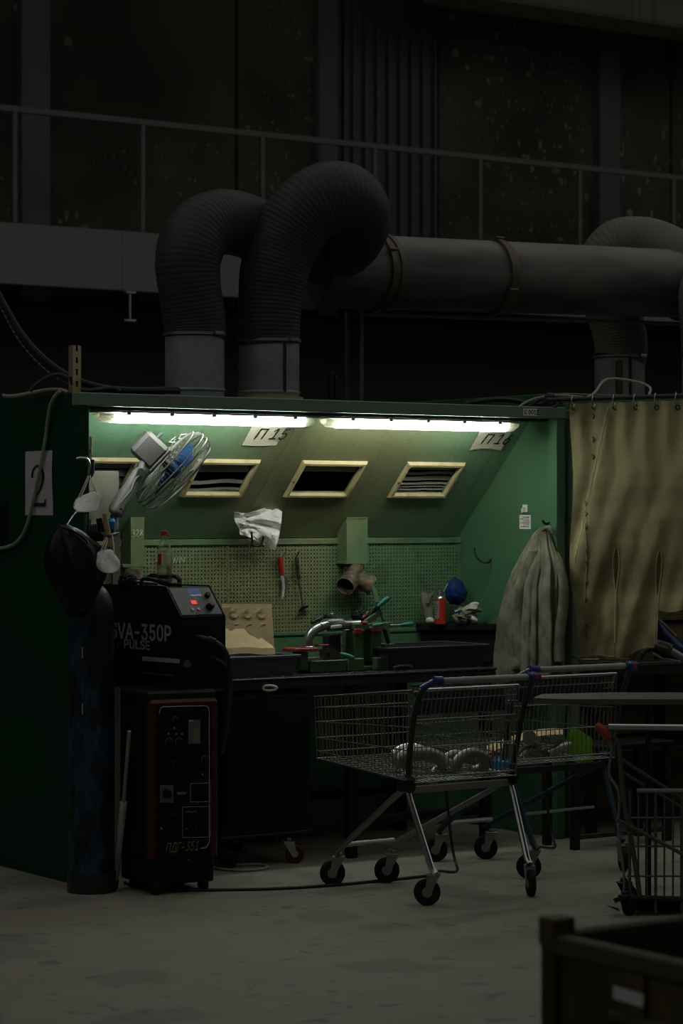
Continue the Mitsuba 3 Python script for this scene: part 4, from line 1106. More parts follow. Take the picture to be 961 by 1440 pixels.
for k in range(90):
    x, y = random.uniform(0.8, 2.4), random.uniform(-0.015, 0.1)
    s_ = random.uniform(0.002, 0.006)
    sp.append(rbox((s_, s_, s_ * 0.7), 0.0005, (x, y, BZ + s_ * 0.3)))
put('weld_spatter', cat(sp), 'dull_zinc', smooth=False)
tag('weld_spatter', 'bright metal specks scattered along the bench edge', 'metal specks', kind='stuff')
t = thing('tool_cabinet', 'black steel cabinet on casters under the bench', 'cabinet')
put(t + '__body', bx(0.78, 1.29, 0.005, 0.62, 0.16, 0.84, 0.006), 'black_steel')
put(t + '__door', bx(0.80, 1.27, -0.010, 0.005, 0.20, 0.82, 0.004), 'black_steel')
put(t + '__base_plate', bx(0.78, 1.29, 0.0, 0.62, 0.148, 0.160, 0.002), 'dark_steel')


def caster(t, o, ang, rr=0.045, tire='rubber', fork='zinc', sub='caster'):
    """A swivel caster touching the floor at o."""
    M_ = rotz(ang, (o[0], o[1], 0))
    fk = []
    for s in (-1, 1):
        fk.append(hull([(x, s * y, z) for x, z in ((-0.012, rr - .012), (0.012, rr - .012), (0.055, rr * 2 + .016), (0.0, rr * 2 + .016)) for y in (0.019, 0.022)]))
    fk.append(rbox((0.06, 0.046, 0.006), 0.002, (0.028, 0, rr * 2 + .016)))
    fk.append(cyl((0.03, 0, rr * 2 + .017), (0.03, 0, rr * 2 + .034), 0.016, 14))
    k = put(t + '__caster', moved(cat(fk), M_), fork)
    put(k + '__wheel', lathe([(rr * 0.4, -.013), (rr * 0.86, -.016), (rr, -.011), (rr, .011), (rr * 0.86, .016), (rr * 0.4, .013), (rr * .4, -.013)], 24, M_ @ frame((0, 0, rr), (1, 0, 0), (0, 1, 0))), tire)
    put(k + '__hub', lathe([(0, -.012), (rr * .42, -.012), (rr * .42, .012), (0, .012)], 16, M_ @ frame((0, 0, rr), (1, 0, 0), (0, 1, 0))), fork)


for x, y in ((1.215, 0.03), (0.84, 0.04), (1.21, 0.56), (0.84, 0.56)):
    caster(t, (x, y), 145, 0.046, 'caster_red' if (x, y) == (1.215, 0.03) else 'rubber', 'zinc' if x > 1 else 'black_steel')

# trays
def tray(label, x0, x1, y0, y1, h, m):
    t = thing('steel_tray', label, 'tray')
    a, th = 0.02, 0.005
    z0 = BZ + 0.001
    for i, (p, q) in enumerate((((x0, y0), (x1, y0)), ((x1, y0), (x1, y1)), ((x1, y1), (x0, y1)), ((x0, y1), (x0, y0)))):
        p, q = np.array(p), np.array(q)
        c_ = np.array([(x0 + x1) / 2, (y0 + y1) / 2])
        pts = []
        for e in (p, q):
            inn = (c_ - e) / np.abs(c_ - e)
            for o in (0, th):
                pts += [(*(e + inn * (a + o)), z0), (*(e + inn * o), z0 + h)]
        put(t + '__wall', hull(pts), m, smooth=False)
    put(t + '__bottom', bx(x0 + a, x1 - a, y0 + a, y1 - a, z0, z0 + 0.004, 0.001), m)
    for p, q in (((x0 - .008, y0 - .012), (x1 + .008, y0 + .006)), ((x0 - .008, y1 - .006), (x1 + .008, y1 + .012)), ((x0 - .012, y0 - .01), (x0 + .006, y1 + .01)), ((x1 - .006, y0 - .01), (x1 + .012, y1 + .01))):
        put(t + '__rim', bx(p[0], q[0], p[1], q[1], z0 + h - 0.004, z0 + h + 0.010, 0.003), m)
    return t


mat('tray_grey', (0.105, 0.108, 0.118), 0.5, 0.3)
mat('tray_dark', (0.045, 0.047, 0.052), 0.5, 0.3)
a0, a1 = at(300, 945, Y=0.06), at(420, 945, Y=0.06)
tray('grey steel tray with a flared rim left of the clamping fixture', a0[0], a1[0], 0.06, 0.36, 0.092, 'tray_grey')
a0, a1 = at(545, 938, Y=0.10), at(686, 935, Y=0.10)
tray('dark steel tray with a flared rim right of the clamping fixture', a0[0], a1[0], 0.10, 0.48, 0.105, 'tray_dark')

# cardboard box with torn front
t = thing('cardboard_box', 'open torn cardboard box standing in the grey tray behind the welding machine', 'cardboard box')
Yb = 0.34
q = lambda x, y, Y: at(x, y, Y=Y)
put(t + '__back_flap', sheet(lambda u, v: q(312 + 70 * u + 4 * u * v, 849 + 0.5 * u + 62 * v + 6 * u * v, Yb + 0.03 - 0.02 * v), 8, 8, 0.005), 'cardboard')
for k in range(3):
    for j in range(2):
        cx_, cy_ = 330 + 19 * k + 3 * j, 862 + 22 * j
        put(t + '__embossed_ring', tube([q(cx_ + 6 * math.cos(a), cy_ + 6.5 * math.sin(a), Yb + 0.018) for a in np.linspace(0.3, 5.2, 16)], 0.0025, 5), 'cardboard')
put(t + '__side_flap', sheet(lambda u, v: q(300 + 24 * u + 0 * v - 3 * u * v, 853 + 1 * u + 30 * v - 2 * u * v, Yb - 0.06 + 0.02 * v + 0.08 * u), 8, 6, 0.005), 'cardboard')
put(t + '__torn_front', sheet(lambda u, v: q(303 + 82 * u, 912 - (1 - v) * (27 - 24 * max(0, u - 0.42) / 0.58 + 2.0 * math.sin(u * 17) + 1.2 * math.sin(u * 41)) , Yb - 0.20 + 0.10 * (1 - v)), 30, 6, 0.005), 'cardboard')
put(t + '__rim', sheet(lambda u, v: q(300 + 87 * u, 911 + 9 * v + 1.0 * math.sin(u * 9), Yb - 0.205 - 0.01 * v), 12, 3, 0.006), 'cardboard')

# the clamping fixture with its pipe
FY = 0.16
t = thing('clamping_fixture', 'green steel clamping fixture with red pads and teal lever handles on the bench', 'fixture')
fx = lambda x, y, Y=FY: at(x, y, Y=Y)
def fbox(x0, y0, x1, y1, Ya, Yb_, m, name, r=0.003):
    p, q_ = fx(x0, y1, Ya), fx(x1, y0, Ya)
    return put(t + '__' + name, bx(p[0], q_[0], Ya, Yb_, p[2], q_[2], r), m)
b_ = fx(437, 944)[0], fx(551, 944)[0]
zf = BZ + 0.001
put(t + '__base_rail', bx(b_[0], fx(488, 944)[0], FY, FY + 0.03, zf, zf + 0.060), 'fixture_green')
put(t + '__base_rail', bx(fx(489, 944)[0], fx(511, 944)[0], FY - 0.012, FY + 0.03, zf, zf + 0.064), 'fixture_green')
put(t + '__base_rail', bx(fx(528, 944)[0], b_[1], FY - 0.012, FY + 0.03, zf, zf + 0.064), 'fixture_green')
put(t + '__base_rail', bx(b_[0], b_[1], FY + 0.26, FY + 0.29, zf, zf + 0.060), 'fixture_green')
put(t + '__base_plate', bx(b_[0], b_[1], FY + 0.03, FY + 0.26, zf, zf + 0.02), 'fixture_green')
fbox(499, 886, 512, 930, FY + 0.05, FY + 0.12, 'fixture_green', 'upright')
fbox(522, 886, 537, 930, FY + 0.05, FY + 0.12, 'fixture_green', 'upright')
fbox(463, 893, 480, 930, FY + 0.10, FY + 0.16, 'dark_steel', 'upright')
fbox(486, 885, 497, 925, FY + 0.14, FY + 0.17, 'dull_zinc', 'web_plate')
fbox(500, 876, 541, 886, FY + 0.04, FY + 0.13, 'fixture_green', 'cross_plate')
fbox(500, 884, 510, 892, FY + 0.03, FY + 0.05, 'red_paint', 'red_pad')
fbox(524, 881, 536, 889, FY + 0.03, FY + 0.05, 'red_paint', 'red_pad')
fbox(416, 911, 448, 917, FY - 0.02, FY + 0.10, 'red_paint', 'red_pad')
fbox(449, 906, 463, 909, FY + 0.02, FY + 0.06, 'red_paint', 'red_pad')
fbox(424, 917, 434, 943, FY + 0.0, FY + 0.08, 'fixture_green', 'stand')
fbox(540, 905, 556, 930, FY + 0.06, FY + 0.14, 'fixture_green', 'side_arm')
fbox(538, 916, 552, 930, FY + 0.04, FY + 0.06, 'dull_zinc', 'bright_plate')
fbox(536, 875, 549, 906, FY + 0.16, FY + 0.20, 'fixture_green', 'upright')
put(t + '__strut', bar(fx(540, 884, FY + .05), fx(547, 905, FY + .05), 0.012, 0.02), 'black_steel')
put(t + '__lever', bar(fx(526, 826, FY + 0.25), fx(531, 848, FY + 0.22), 0.03, 0.012), 'fixture_green')
put(t + '__lever', bar(fx(531, 848, FY + 0.22), fx(541, 880, FY + 0.20), 0.012, 0.012), 'dark_steel')
def grip(p, q_, r0):
    p, q_ = np.asarray(p), np.asarray(q_)
    L = np.linalg.norm(q_ - p)
    ax_ = unit(q_ - p)
    put(t + '__handle_grip', lathe([(0, 0), (r0 * .55, 0), (r0 * .75, L * .15), (r0, L * .45), (r0 * .95, L * .8), (r0 * .6, L * .97), (0, L)], 16, frame(p, np.cross(ax_, FWD), ax_)), 'teal_plastic', smooth=50)
grip(fx(478, 919, FY - 0.03), fx(499, 926, FY - 0.05), 0.013)
grip(fx(524, 880, FY + 0.02), fx(538, 878, FY), 0.011)
grip(fx(563, 879, FY + 0.10), fx(582, 877, FY + 0.10), 0.011)
put(t + '__handle_rod', rod(fx(549, 880, FY + 0.12), fx(564, 879, FY + 0.10), 0.006), 'zinc')
grip(fx(531, 853, FY + 0.05), fx(548, 840, FY + 0.03), 0.014)
put(t + '__clamp_arm', bar(fx(521, 868, FY + 0.08), fx(533, 852, FY + 0.05), 0.014, 0.020), 'black_steel')
put(t + '__clamp_arm', bar(fx(514, 876, FY + 0.07), fx(533, 862, FY + 0.06), 0.020, 0.030), 'fixture_green')
put(t + '__clamp_link', [rod(fx(511, 868, FY + .03), fx(519, 863, FY + .03), 0.006), rod(fx(509, 876, FY + .02), fx(516, 876, FY + .02), 0.010)], 'red_paint')
for px, py in ((512, 877), (516, 862), (520, 883), (509, 886)):
    put(t + '__bolt', cyl(fx(px, py, FY + 0.03), fx(px, py, FY + 0.03) + np.array([0, -0.014, 0]), 0.009, 6), 'steel')
cl = [(448, 914), (456, 910), (468, 911), (479, 917), (478, 926), (462, 928), (450, 925)]
put(t + '__toggle_clamp', hull([fx(x, y, Y) for x, y in cl for Y in (FY - 0.035, FY - 0.01)]), 'old_steel', smooth=False)
put(t + '__clamp_hole', cyl(fx(461, 921, FY - 0.037), fx(461, 921, FY - 0.03), 0.012, 14), 'opening_shade')
put(t + '__hose_bits', [blob(fx(508, 868, FY + 0.2), (0.11, 0.06, 0.07), 3, 0.5, 3)], 'rubber')
t = thing('pipe_elbow', 'shiny bent steel pipe with a sleeve, clamped in the green fixture', 'pipe')
pe = [fx(433, 910, FY + .04), fx(433, 903, FY + .04), fx(436, 893, FY + .04), fx(445, 884, FY + .045), fx(458, 879, FY + .06), fx(475, 878, FY + .08), fx(506, 878, FY + .09)]
put(t + '__tube', tube(spline(pe, 40), 0.0235, 24), 'zinc', smooth=50)
for a, b in ((0.045, 0.07), (0.32, 0.34)):
    sp_ = spline(pe, 100)
    k = int(a * 100)
    put(t + '__bead', tube(sp_[k:k + 3], 0.0265, 24), 'zinc', smooth=50)
put(t + '__flange', cyl(fx(433, 911.5, FY + .04), fx(433, 908.5, FY + .04), 0.032, 24), 'zinc', smooth=40)
put(t + '__sleeve', tube([fx(461, 879.5, FY + .06), fx(463, 879, FY + .062), fx(479, 878, FY + .082), fx(481, 878, FY + .084)], [0.026, 0.032, 0.032, 0.026], 24), 'dull_zinc', smooth=40)
put(t + '__sleeve_clamp', [bar(fx(462, 873.5, FY + .03), fx(477, 872.5, FY + .05), 0.012, 0.010), bar(fx(466, 882, FY + .02), fx(480, 880.5, FY + .04), 0.014, 0.016)], 'paper')
t = thing('scrap_clamp', 'dark jumbled hand clamp lying behind the bent pipe', 'clamp')
for k, (xa, ya, xb, yb) in enumerate(((438, 876, 452, 869), (446, 878, 468, 868), (456, 866, 470, 871), (466, 862, 467, 869))):
    put(t + '__bar', bar(fx(xa, ya, FY + .3), fx(xb, yb, FY + .3), 0.02, 0.018), 'dark_steel' if k < 3 else 'dull_zinc')
t = thing('steel_pad', 'dark flat hand tool on the bench edge right of the fixture', 'tool')
put(t, tube(spline([at(553, 940, Y=0.03), at(566, 937, Y=0.03), at(580, 938.5, Y=0.03)], 10), 0.009, 8), 'dark_steel')

# tools on the perforated panel
t = thing('wire_brush', 'red handled curved wire brush hanging on the perforated panel', 'brush')
w = lambda x, y, Y=PY - 0.025: at(x, y, Y=Y)
put(t + '__handle', loft([(w(394.5, 783), RIGHT * .010, FWD * .006), (w(394.5, 786), RIGHT * .016, FWD * .009), (w(395, 796), RIGHT * .0135, FWD * .009), (w(396.5, 806), RIGHT * .0145, FWD * .009), (w(397, 809), RIGHT * .013, FWD * .008)], 18), 'red_plastic')
put(t + '__blade', tube(spline([w(397, 808), w(398.5, 822), w(398, 835), w(396.5, 843)], 16), [0.008] * 14 + [0.006, 0.003], 8), 'brush_steel')
put(t + '__bristles', hull([w(x, y, Y) for x, y in ((399.5, 810), (405, 812), (405, 828), (400.5, 832)) for Y in (PY - 0.03, PY - 0.02)]), 'old_steel', smooth=False)
put(t + '__hook', tube(spline([at(395, 785, Y=PY - .025), at(397, 780, Y=PY - .02), at(401, 779, Y=PY - .01), at(401, 776, Y=PY)], 10), 0.003, 6), 'zinc')
t = thing('chipping_hammer', 'chipping hammer with a coiled spring handle hanging on the perforated panel', 'hammer')
coil = spline([w(417, 786), w(418.5, 798), w(420.5, 814)], 120)
th_ = np.linspace(0, 11 * 2 * math.pi, 120)
put(t + '__spring_handle', tube(coil + np.cos(th_)[:, None] * RIGHT * 0.0095 + np.sin(th_)[:, None] * FWD * 0.0095, 0.0032, 6), 'dark_steel')
put(t + '__rod', tube([w(417.5, 784), w(420.5, 815), w(426, 853)], 0.0045, 8), 'old_steel')
put(t + '__head', hull([w(x, y, Y) for x, y in ((419, 860), (424, 853), (434, 851.5), (434.5, 853), (427, 858), (420, 861.5)) for Y in (PY - .033, PY - .017)]), 'black_steel', smooth=False)
put(t + '__hook', tube(spline([at(416, 786, Y=PY - .025), at(419, 779, Y=PY - .02), at(421, 776, Y=PY)], 10), 0.003, 6), 'black_steel')
# crumpled sheet on its hook
t = thing('crumpled_paper', 'white crumpled paper sheet hanging on a hook under the hood', 'paper')
def crumple(u, v):
    xl = 330 + 8 * min(1, v * 1.4) ** 2 - 2 * math.sin(v * 3)
    xr = 397 - 10 * v ** 2
    x = xl + (xr - xl) * u
    yt = 718 + 4 * math.sin(u * 5 + .5) - 3 * u
    yb = 761 + 7 * math.sin(u * 3.2 - 1.5) + 6 * u ** 3 - 2 * (1 - u)
    y = yt + (yb - yt) * v
    p = np.array([u * 3.0, v * 3.0, 0])
    w_ = abs(meshkit.noise(p * 0.9 + 3) - 0.5) + 0.35 * abs(meshkit.noise(p * 1.9 + 8) - 0.5) + 0.10 * abs(meshkit.noise(p * 4.3 + 1) - .5)
    w_ -= 0.35 * max(0, 1 - abs(v - 0.45 - 0.25 * (u - 0.6)) * 7) * (1 if u > .35 else u / .35)
    return at(x, y, Y=0.68 - 0.14 * (w_ - .3))
put(t + '__sheet', sheet(crumple, 30, 26, 0.0012), 'paper', smooth=25)
rk = lambda x, y, Y=0.60: at(x, y, Y=Y)
put(t + '__hook', [tube(spline([rk(370, 754), rk(369, 762), rk(362, 768), rk(355, 766), rk(350, 764)], 18), 0.005, 8), rod(rk(354, 748), rk(355, 766), 0.005)], 'black_steel')
put(t + '__clip', [rod(rk(350, 758), rk(350.5, 775), 0.006), rbox((0.02, 0.02, 0.025), 0.003, rk(350, 762))], 'zinc')

# ------------------------------------------------------------------ corner shelf and what lies on it
SZ = at(619.5, 877.5, Y=0.68)[2]
t = thing('corner_shelf', 'black corner shelf at the right end of the perforated panel', 'shelf')
sx = at(588, 878, Y=PY - 0.03)[0]
pts = [(sx, PY - 0.014), (2.843, PY - 0.014), (2.843, PY - 0.34), (2.80, PY - 0.33), (sx + 0.10, PY - 0.16), (sx, PY - 0.06)]
put(t + '__top', hull([(x, y, z) for x, y in pts for z in (SZ - 0.03, SZ)]), 'black_steel', smooth=False)
put(t + '__bracket', hull([(2.78, PY - 0.014, SZ - .03), (2.78, PY - 0.25, SZ - .03), (2.78, PY - 0.014, SZ - 0.22), (2.842, PY - 0.014, SZ - .03), (2.842, PY - 0.25, SZ - .03), (2.842, PY - 0.014, SZ - 0.22)]), 'black_steel', smooth=False)
put(t + '__front_plate', hull([(x, y, z) for x, y in ((sx + .03, PY - 0.016), (2.842, PY - 0.31), (2.842, PY - 0.30), (sx + .05, PY - .016)) for z in (SZ - 0.20, SZ - 0.03)]), 'black_steel', smooth=False)
t = thing('spray_can', 'red spray can with a grey cap on the corner shelf', 'spray can')
so = at(619.5, 877.5, Y=0.68)
k = 1.0
put(t + '__body', lathe([(0, 0), (0.030, 0), (0.031, 0.004), (0.031, 0.130), (0.030, 0.134), (0, 0.134)], 32, rotz(0, so)), 'red_plastic', smooth=40)
put(t + '__shoulder', lathe([(0.030, 0.134), (0.0305, 0.140), (0.024, 0.150), (0.018, 0.154), (0, 0.154)], 28, rotz(0, so)), 'steel', smooth=40)
put(t + '__cap', lathe([(0, 0.154), (0.0165, 0.154), (0.0165, 0.182), (0.013, 0.186), (0, 0.186)], 24, rotz(0, so)), 'dull_zinc', smooth=40)
put(t + '__label', sheet(lambda u, v: so + np.array([0, 0, 0.03 + 0.095 * v]) + (RIGHT * math.sin(-1.5 + 1.25 * u) - FWD * math.cos(-1.5 + 1.25 * u)) * 0.0316, 10, 3, 0.0006), 'slat_grey')
for k in range(5):
    put(t + '__label_line', tube([so + np.array([0, 0, 0.05 + 0.014 * k]) + (RIGHT * math.sin(a) - FWD * math.cos(a)) * 0.0323 for a in np.linspace(-1.2, -0.4, 6)], 0.0014, 4), 'ink')
def lump(name, label, c_, pxs, d_, seed, m, cat_, amp=0.35, up=0):
    (x0, y0), (x1, y1) = pxs
    p, q_ = at(x0, y0, d=d_), at(x1, y1, d=d_)
    size = (abs((q_ - p) @ RIGHT), 0.12, abs(q_[2] - p[2]))
    m_ = np.eye(4); m_[:3, 0], m_[:3, 1], m_[:3, 2] = RIGHT, FWD, UP
    return blob((p + q_) / 2, size, seed, amp, 2.2, m_)
dS = (so - C) @ FWD
t = thing('work_glove', 'brown striped work glove leaning behind the spray can on the shelf', 'glove', None)
g0 = lambda x, y, o=0.03: at(x, y, d=dS + o)
put(t + '__hand', loft([(g0(605, 872), RIGHT * .022, FWD * .02), (g0(603, 860), RIGHT * .028, FWD * .022), (g0(600, 850), RIGHT * .030, FWD * .02), (g0(598, 840), RIGHT * .026, FWD * .014), (g0(596, 833), RIGHT * .014, FWD * .006)], 24, lambda s, a: 1 + .12 * math.sin(4 * a + 6 * s)), 'glove_grey', smooth=50)
put(t + '__finger', [tube(spline([g0(602, 848, 0), g0(605, 838, 0), g0(610, 833, .0)], 8), [0.011] * 6 + [.009, .004], 10)], 'glove_grey', smooth=50)
t = thing('work_glove', 'dirty grey and white work glove heaped right of the spray can', 'glove')
put(t + '__palm', [blob(g0(655, 865, .02), (0.13, 0.10, 0.075), 21, .45, 3.0)], 'glove_grey', smooth=50)
put(t + '__cuff', sheet(lambda u, v: g0(640 + 32 * u, 858 - 10 * u + 6 * v + 2 * math.sin(u * 8), -0.02 + 0.02 * math.sin(5 * u)), 14, 5, 0.003), 'glove_white', smooth=50)
for k, (xa, ya, xb, yb) in enumerate(((662, 852, 674, 851), (664, 858, 677, 860), (660, 868, 672, 876), (650, 866, 656, 877), (640, 868, 646, 877))):
    put(t + '__finger', tube(spline([g0(xa, ya, 0), g0((xa + xb) / 2, (ya + yb) / 2 - 2, -.02), g0(xb, yb, 0)], 8), [.012, .013, .013, .013, .012, .012, .010, .004], 10), 'glove_white' if k in (0, 2) else 'glove_grey', smooth=50)
put(t + '__stripe', sheet(lambda u, v: g0(640 + 9 * u, 861 - 4 * u + 3 * v, -0.03), 5, 3, 0.002), 'blue_plastic')
t = thing('face_shield', 'dark blue face shield propped up in the corner behind the gloves', 'face shield')
ol = [(640, 811), (651, 818), (658, 833), (655, 845), (646, 851), (634, 850), (627, 842), (626, 830), (631, 818)]
put(t + '__shell', hull([g0(x, y, .11) for x, y in ol] + [g0(641 + (x - 641) * .72, 832 + (y - 832) * .72, .075) for x, y in ol] + [g0(641 + (x - 641) * .3, 834 + (y - 834) * .3, .055) for x, y in ol]), 'blue_plastic', smooth=20)
put(t + '__rim', sheet(lambda u, v: g0(625 + 6 * u - 2 * v, 831 - 11 * u + 2 * v, .06), 6, 3, .003), 'glove_white')
t = thing('cloth_ball', 'small grey cloth wad at the left end of the corner shelf', 'cloth')
put(t, blob(at(605, 872.5, d=dS - .02), (0.045, 0.04, 0.032), 5, .25, 2), 'glove_white', smooth=50)

# ------------------------------------------------------------------ jacket on the right wall
t = thing('work_jacket', 'grey work jacket hanging in folds on the right wall of the booth', 'jacket')
JX = 2.835
rows = [(741, 768, 774), (750, 761, 779), (765, 755, 784), (785, 748, 791), (800, 744, 796), (825, 739, 797), (850, 733, 797), (880, 728, 796), (905, 725, 795), (930, 723, 794), (950, 723, 792)]
sec = []
for k, (y, a, b) in enumerate(rows):
    p, q_ = at(a, y, X=JX), at(b, y, X=JX)
    if k > 2:
        q_ = at(min(b, 797), y, X=JX)
    dep = 0.022 + 0.055 * min(1, k / 5)
    cc = (p + q_) / 2 - np.array([dep, 0, 0])
    sec.append((cc, (q_ - p) / 2, np.array([dep, 0, 0])))
# dense rows for the folds
S_ = np.linspace(0, 1, 60)
dense = []
ks = np.linspace(0, 1, len(sec))
for s in S_:
    c_ = np.array([np.interp(s, ks, [q_[0][i] for q_ in sec]) for i in range(3)])
    a_ = np.array([np.interp(s, ks, [q_[1][i] for q_ in sec]) for i in range(3)])
    b_2 = np.array([np.interp(s, ks, [q_[2][i] for q_ in sec]) for i in range(3)])
    dense.append((c_, a_, b_2))
def fold(s, a):
    """Long folds running down from the hook: sharp valleys, wider towards the hem."""
    g = min(1, 0.25 + 1.1 * s)
    ph = a + 0.10 * math.sin(3 * s + 1)
    k = abs(math.sin(4.5 * ph + 0.6)) ** 0.6 - 0.5
    k2 = abs(math.sin(8.0 * ph + 1.9 + 0.8 * s)) ** 0.7 - 0.5
    return 1 + g * (0.40 * k + 0.20 * k2) + 0.012 * math.sin(31 * s + 5 * a)


put(t + '__body', loft(dense, 160, fold), 'jacket_cloth', smooth=70)
sl = [at(752, 775, X=JX - .10), at(743, 805, X=JX - .13), at(735, 838, X=JX - .14), at(731, 868, X=JX - .14), at(732, 900, X=JX - .14), at(733, 940, X=JX - .13)]
sn = np.linspace(0, 1, 90)
wr = 0.030 + 0.010 * sn + 0.006 * np.abs(np.sin(sn ** 1.5 * 15)) * sn
put(t + '__sleeve', loft([(p, unit(np.cross(FWD, [0, 0, 1])) * w_ * 1.05, FWD * w_ * 0.8 + UP * 0.02 * math.sin(9 * q_)) for p, w_, q_ in zip(spline(sl, 90), wr, sn)], 30, lambda q_, a: 1 + 0.10 * q_ * math.sin(2 * a + 20 * q_)), 'jacket_cloth', smooth=60)
sl = [at(779, 775, X=JX - .02), at(789, 800, X=JX - .05), at(793, 830, X=JX - .06), at(790, 870, X=JX - .07), at(787, 930, X=JX - .07)]
put(t + '__sleeve', loft([(p, RIGHT * w_, FWD * w_ * 0.8) for p, w_ in zip(spline(sl, 50), 0.022 + 0.008 * np.linspace(0, 1, 50))], 26, lambda q_, a: 1 + 0.06 * math.sin(3 * a + 5 * q_)), 'jacket_cloth', smooth=60)
put(t + '__collar', tube(spline([at(762, 752, X=JX - .05), at(767, 743, X=JX - .05), at(773, 742, X=JX - .05), at(778, 750, X=JX - .04)], 14), 0.010, 10), 'jacket_cloth', smooth=60)
t = thing('coat_hook', 'small dark hook on the right wall holding the grey jacket', 'hook')
hk = at(773, 735, X=2.84)
put(t, tube(spline([hk + [0.002, 0, 0], hk + [-0.03, 0, -0.005], hk + [-0.045, 0, 0.012]], 10), 0.006, 8), 'black_steel')

# ------------------------------------------------------------------ the neighbouring booth behind the curtain
mat('ochre_paint', paint_fn((0.20, 0.165, 0.06), (0.15, 0.13, 0.05), (0.04, 0.03, 0.02)), 0.5)
B2 = thing('welding_booth', 'neighbouring green booth mostly hidden behind the canvas curtain', 'booth')
X2 = 2.915
put(B2 + '__post', bx(X2, X2 + 0.05, -0.03, 0.03, 0, 2.235), 'beam_green')
put(B2 + '__post_cap', bx(X2 - 0.003, X2 + 0.053, -0.033, 0.033, 2.18, 2.186, 0.002), 'green_paint')
put(B2 + '__side_panel', bx(X2 + 0.005, X2 + 0.03, 0.03, 1.55, 0, 2.27), 'green_paint')
put(B2 + '__side_panel', bx(6.0, 6.03, 0.03, 1.55, 0, 2.27), 'green_paint')
put(B2 + '__roof', bx(X2, 6.03, 0.05, 1.55, 2.27, 2.325), 'green_paint')
put(B2 + '__rear_panel', bx(X2 + .03, 6.0, 0.86, 0.88, 0, 2.27), 'ochre_paint')
put(B2 + '__perforated_panel', perforated(3.7, 5.1, 1.07, 1.53, PY), 'ochre_paint', smooth=False)
put(B2 + '__panel_backing', bx(3.7, 5.1, PY + 0.012, PY + 0.02, 1.05, 1.54, 0.002), 'opening_shade')
put(B2 + '__hood_panel', hull([(x, y, z) for x in (X2 + .03, 6.0) for y, z in ((0.25, 2.27), (PY, 1.56), (PY + .02, 1.56), (0.28, 2.27))]), 'hood_paint', smooth=False)
t = lamp(3.25, 4.50, 0.20, 2.150, 'lit tube lamp inside the neighbouring booth behind the curtain', group=None, power=0.05)
for k in (0.2, 1.05):
    put(t + '__bracket', bx(3.25 + k, 3.28 + k, 0.17, 0.23, 2.190, 2.272), 'lamp_grey')

scene['canvas_cloth'] = {'type': 'principledthin', 'base_color': mikit.proc(canvas_fn), 'roughness': 0.9, 'diff_trans': 0.75, 'spec_trans': 0.0, 'eta': 1.2}
t = thing('canvas_curtain', 'dirty khaki canvas welding curtain with two slits hanging from rings', 'curtain')
R0, R1 = at(800, 561.5, d=12.86), at(1060, 553.5, d=12.72)
dc = lambda x: 12.90 + (12.70 - 12.90) * (x - 800) / 260


def cl(x, y):
    """A point of the cloth at a pixel of the frame, with the folds as real depth."""
    lo = np.clip((y - 575) / 300, 0, 1)
    f = 0.017 * lo * math.sin((x - 800 + 0.42 * (y - 570)) * 0.085) + 0.010 * lo * math.sin((x + 0.30 * (y - 570)) * 0.19 + 1.0)
    f += 0.020 * math.sin((x - 800) * 2 * math.pi / 30.5 + 1.2) * max(0, 1 - (y - 560) / 110)
    dd = (x - (858 - 0.215 * (y - 565)))                     # the overlapping hem running down to the left
    f -= 0.030 / (1 + math.exp(-np.clip(dd / 1.6, -30, 30))) * (1 if y < 860 else max(0, 1 - (y - 860) / 40))
    f += 0.03 * (meshkit.fbm(np.array([x * 0.03, y * 0.012, 0]), 3, 4) - 0.5)
    top = 566.5 - 0.03 * (x - 800) + 1.6 * abs(math.sin((x - 806) * math.pi / 30.5))
    return at(x, max(y, top), d=dc(x) + f + 0.03)


slits = [(867, 770, 838, 9, 865), (928, 774, 850, 8, 921)]         # x at the top, top, end of the gape, width, x at the hem
def edge(k, side, y):
    x0, yt, ye, wd, xb = slits[k]
    x = x0 + (xb - x0) * np.clip((y - yt) / (925 - yt), 0, 1)
    if y <= yt:
        return x0
    g = math.sin(np.clip((y - yt) / (ye - yt), 0, 1) ** 0.6 * math.pi) * wd / 2 if y < ye else 0
    return x + side * max(g, 0.5 if k == 0 else 1.2)


bounds = [(lambda y: 804 - 0.5 * max(0, min(1, (y - 760) / 60)) + (8 if y > 800 else 0) * min(1, (y - 800) / 120) + 2.5 * math.sin(y * 0.03), lambda y: edge(0, -1, y), 924),
          (lambda y: edge(0, 1, y), lambda y: edge(1, -1, y), 921), (lambda y: edge(1, 1, y), lambda y: 1058.0, 858)]
for k, (lf, rf, yb) in enumerate(bounds):
    hem = lambda u, yb=yb, k=k: yb + (1.5 * math.sin(u * 9) if k == 0 else (4 * math.sin(u * 5 + 1) - 12 * max(0, u - 0.3) if k == 1 else 3 * math.sin(u * 12)))
    def fn(u, v, lf=lf, rf=rf, hem=hem):
        y = 562 + (hem(u) - 562) * v
        return cl(lf(y) + (rf(y) - lf(y)) * u, y)
    u_, v_ = np.meshgrid(np.linspace(0, 1, 40), np.linspace(0, 1, 140), indexing='ij')
    P_ = np.array([[fn(a, b) for a, b in zip(ra, rb)] for ra, rb in zip(u_, v_)])
    ix = np.arange(40 * 140).reshape(40, 140)
    f_ = np.stack([ix[:-1, :-1], ix[1:, :-1], ix[1:, 1:], ix[:-1, 1:]], -1).reshape(-1, 4)
    put(t + '__cloth', (P_.reshape(-1, 3), f_), 'canvas_cloth', smooth=True)
fr = lambda x, y, o=0.004: cl(x, y) - FWD * o
put(t + '__seam', tube([fr(857 - 0.215 * (y - 566) , y) for y in np.linspace(572, 790, 60)], 0.0035, 5), 'canvas')
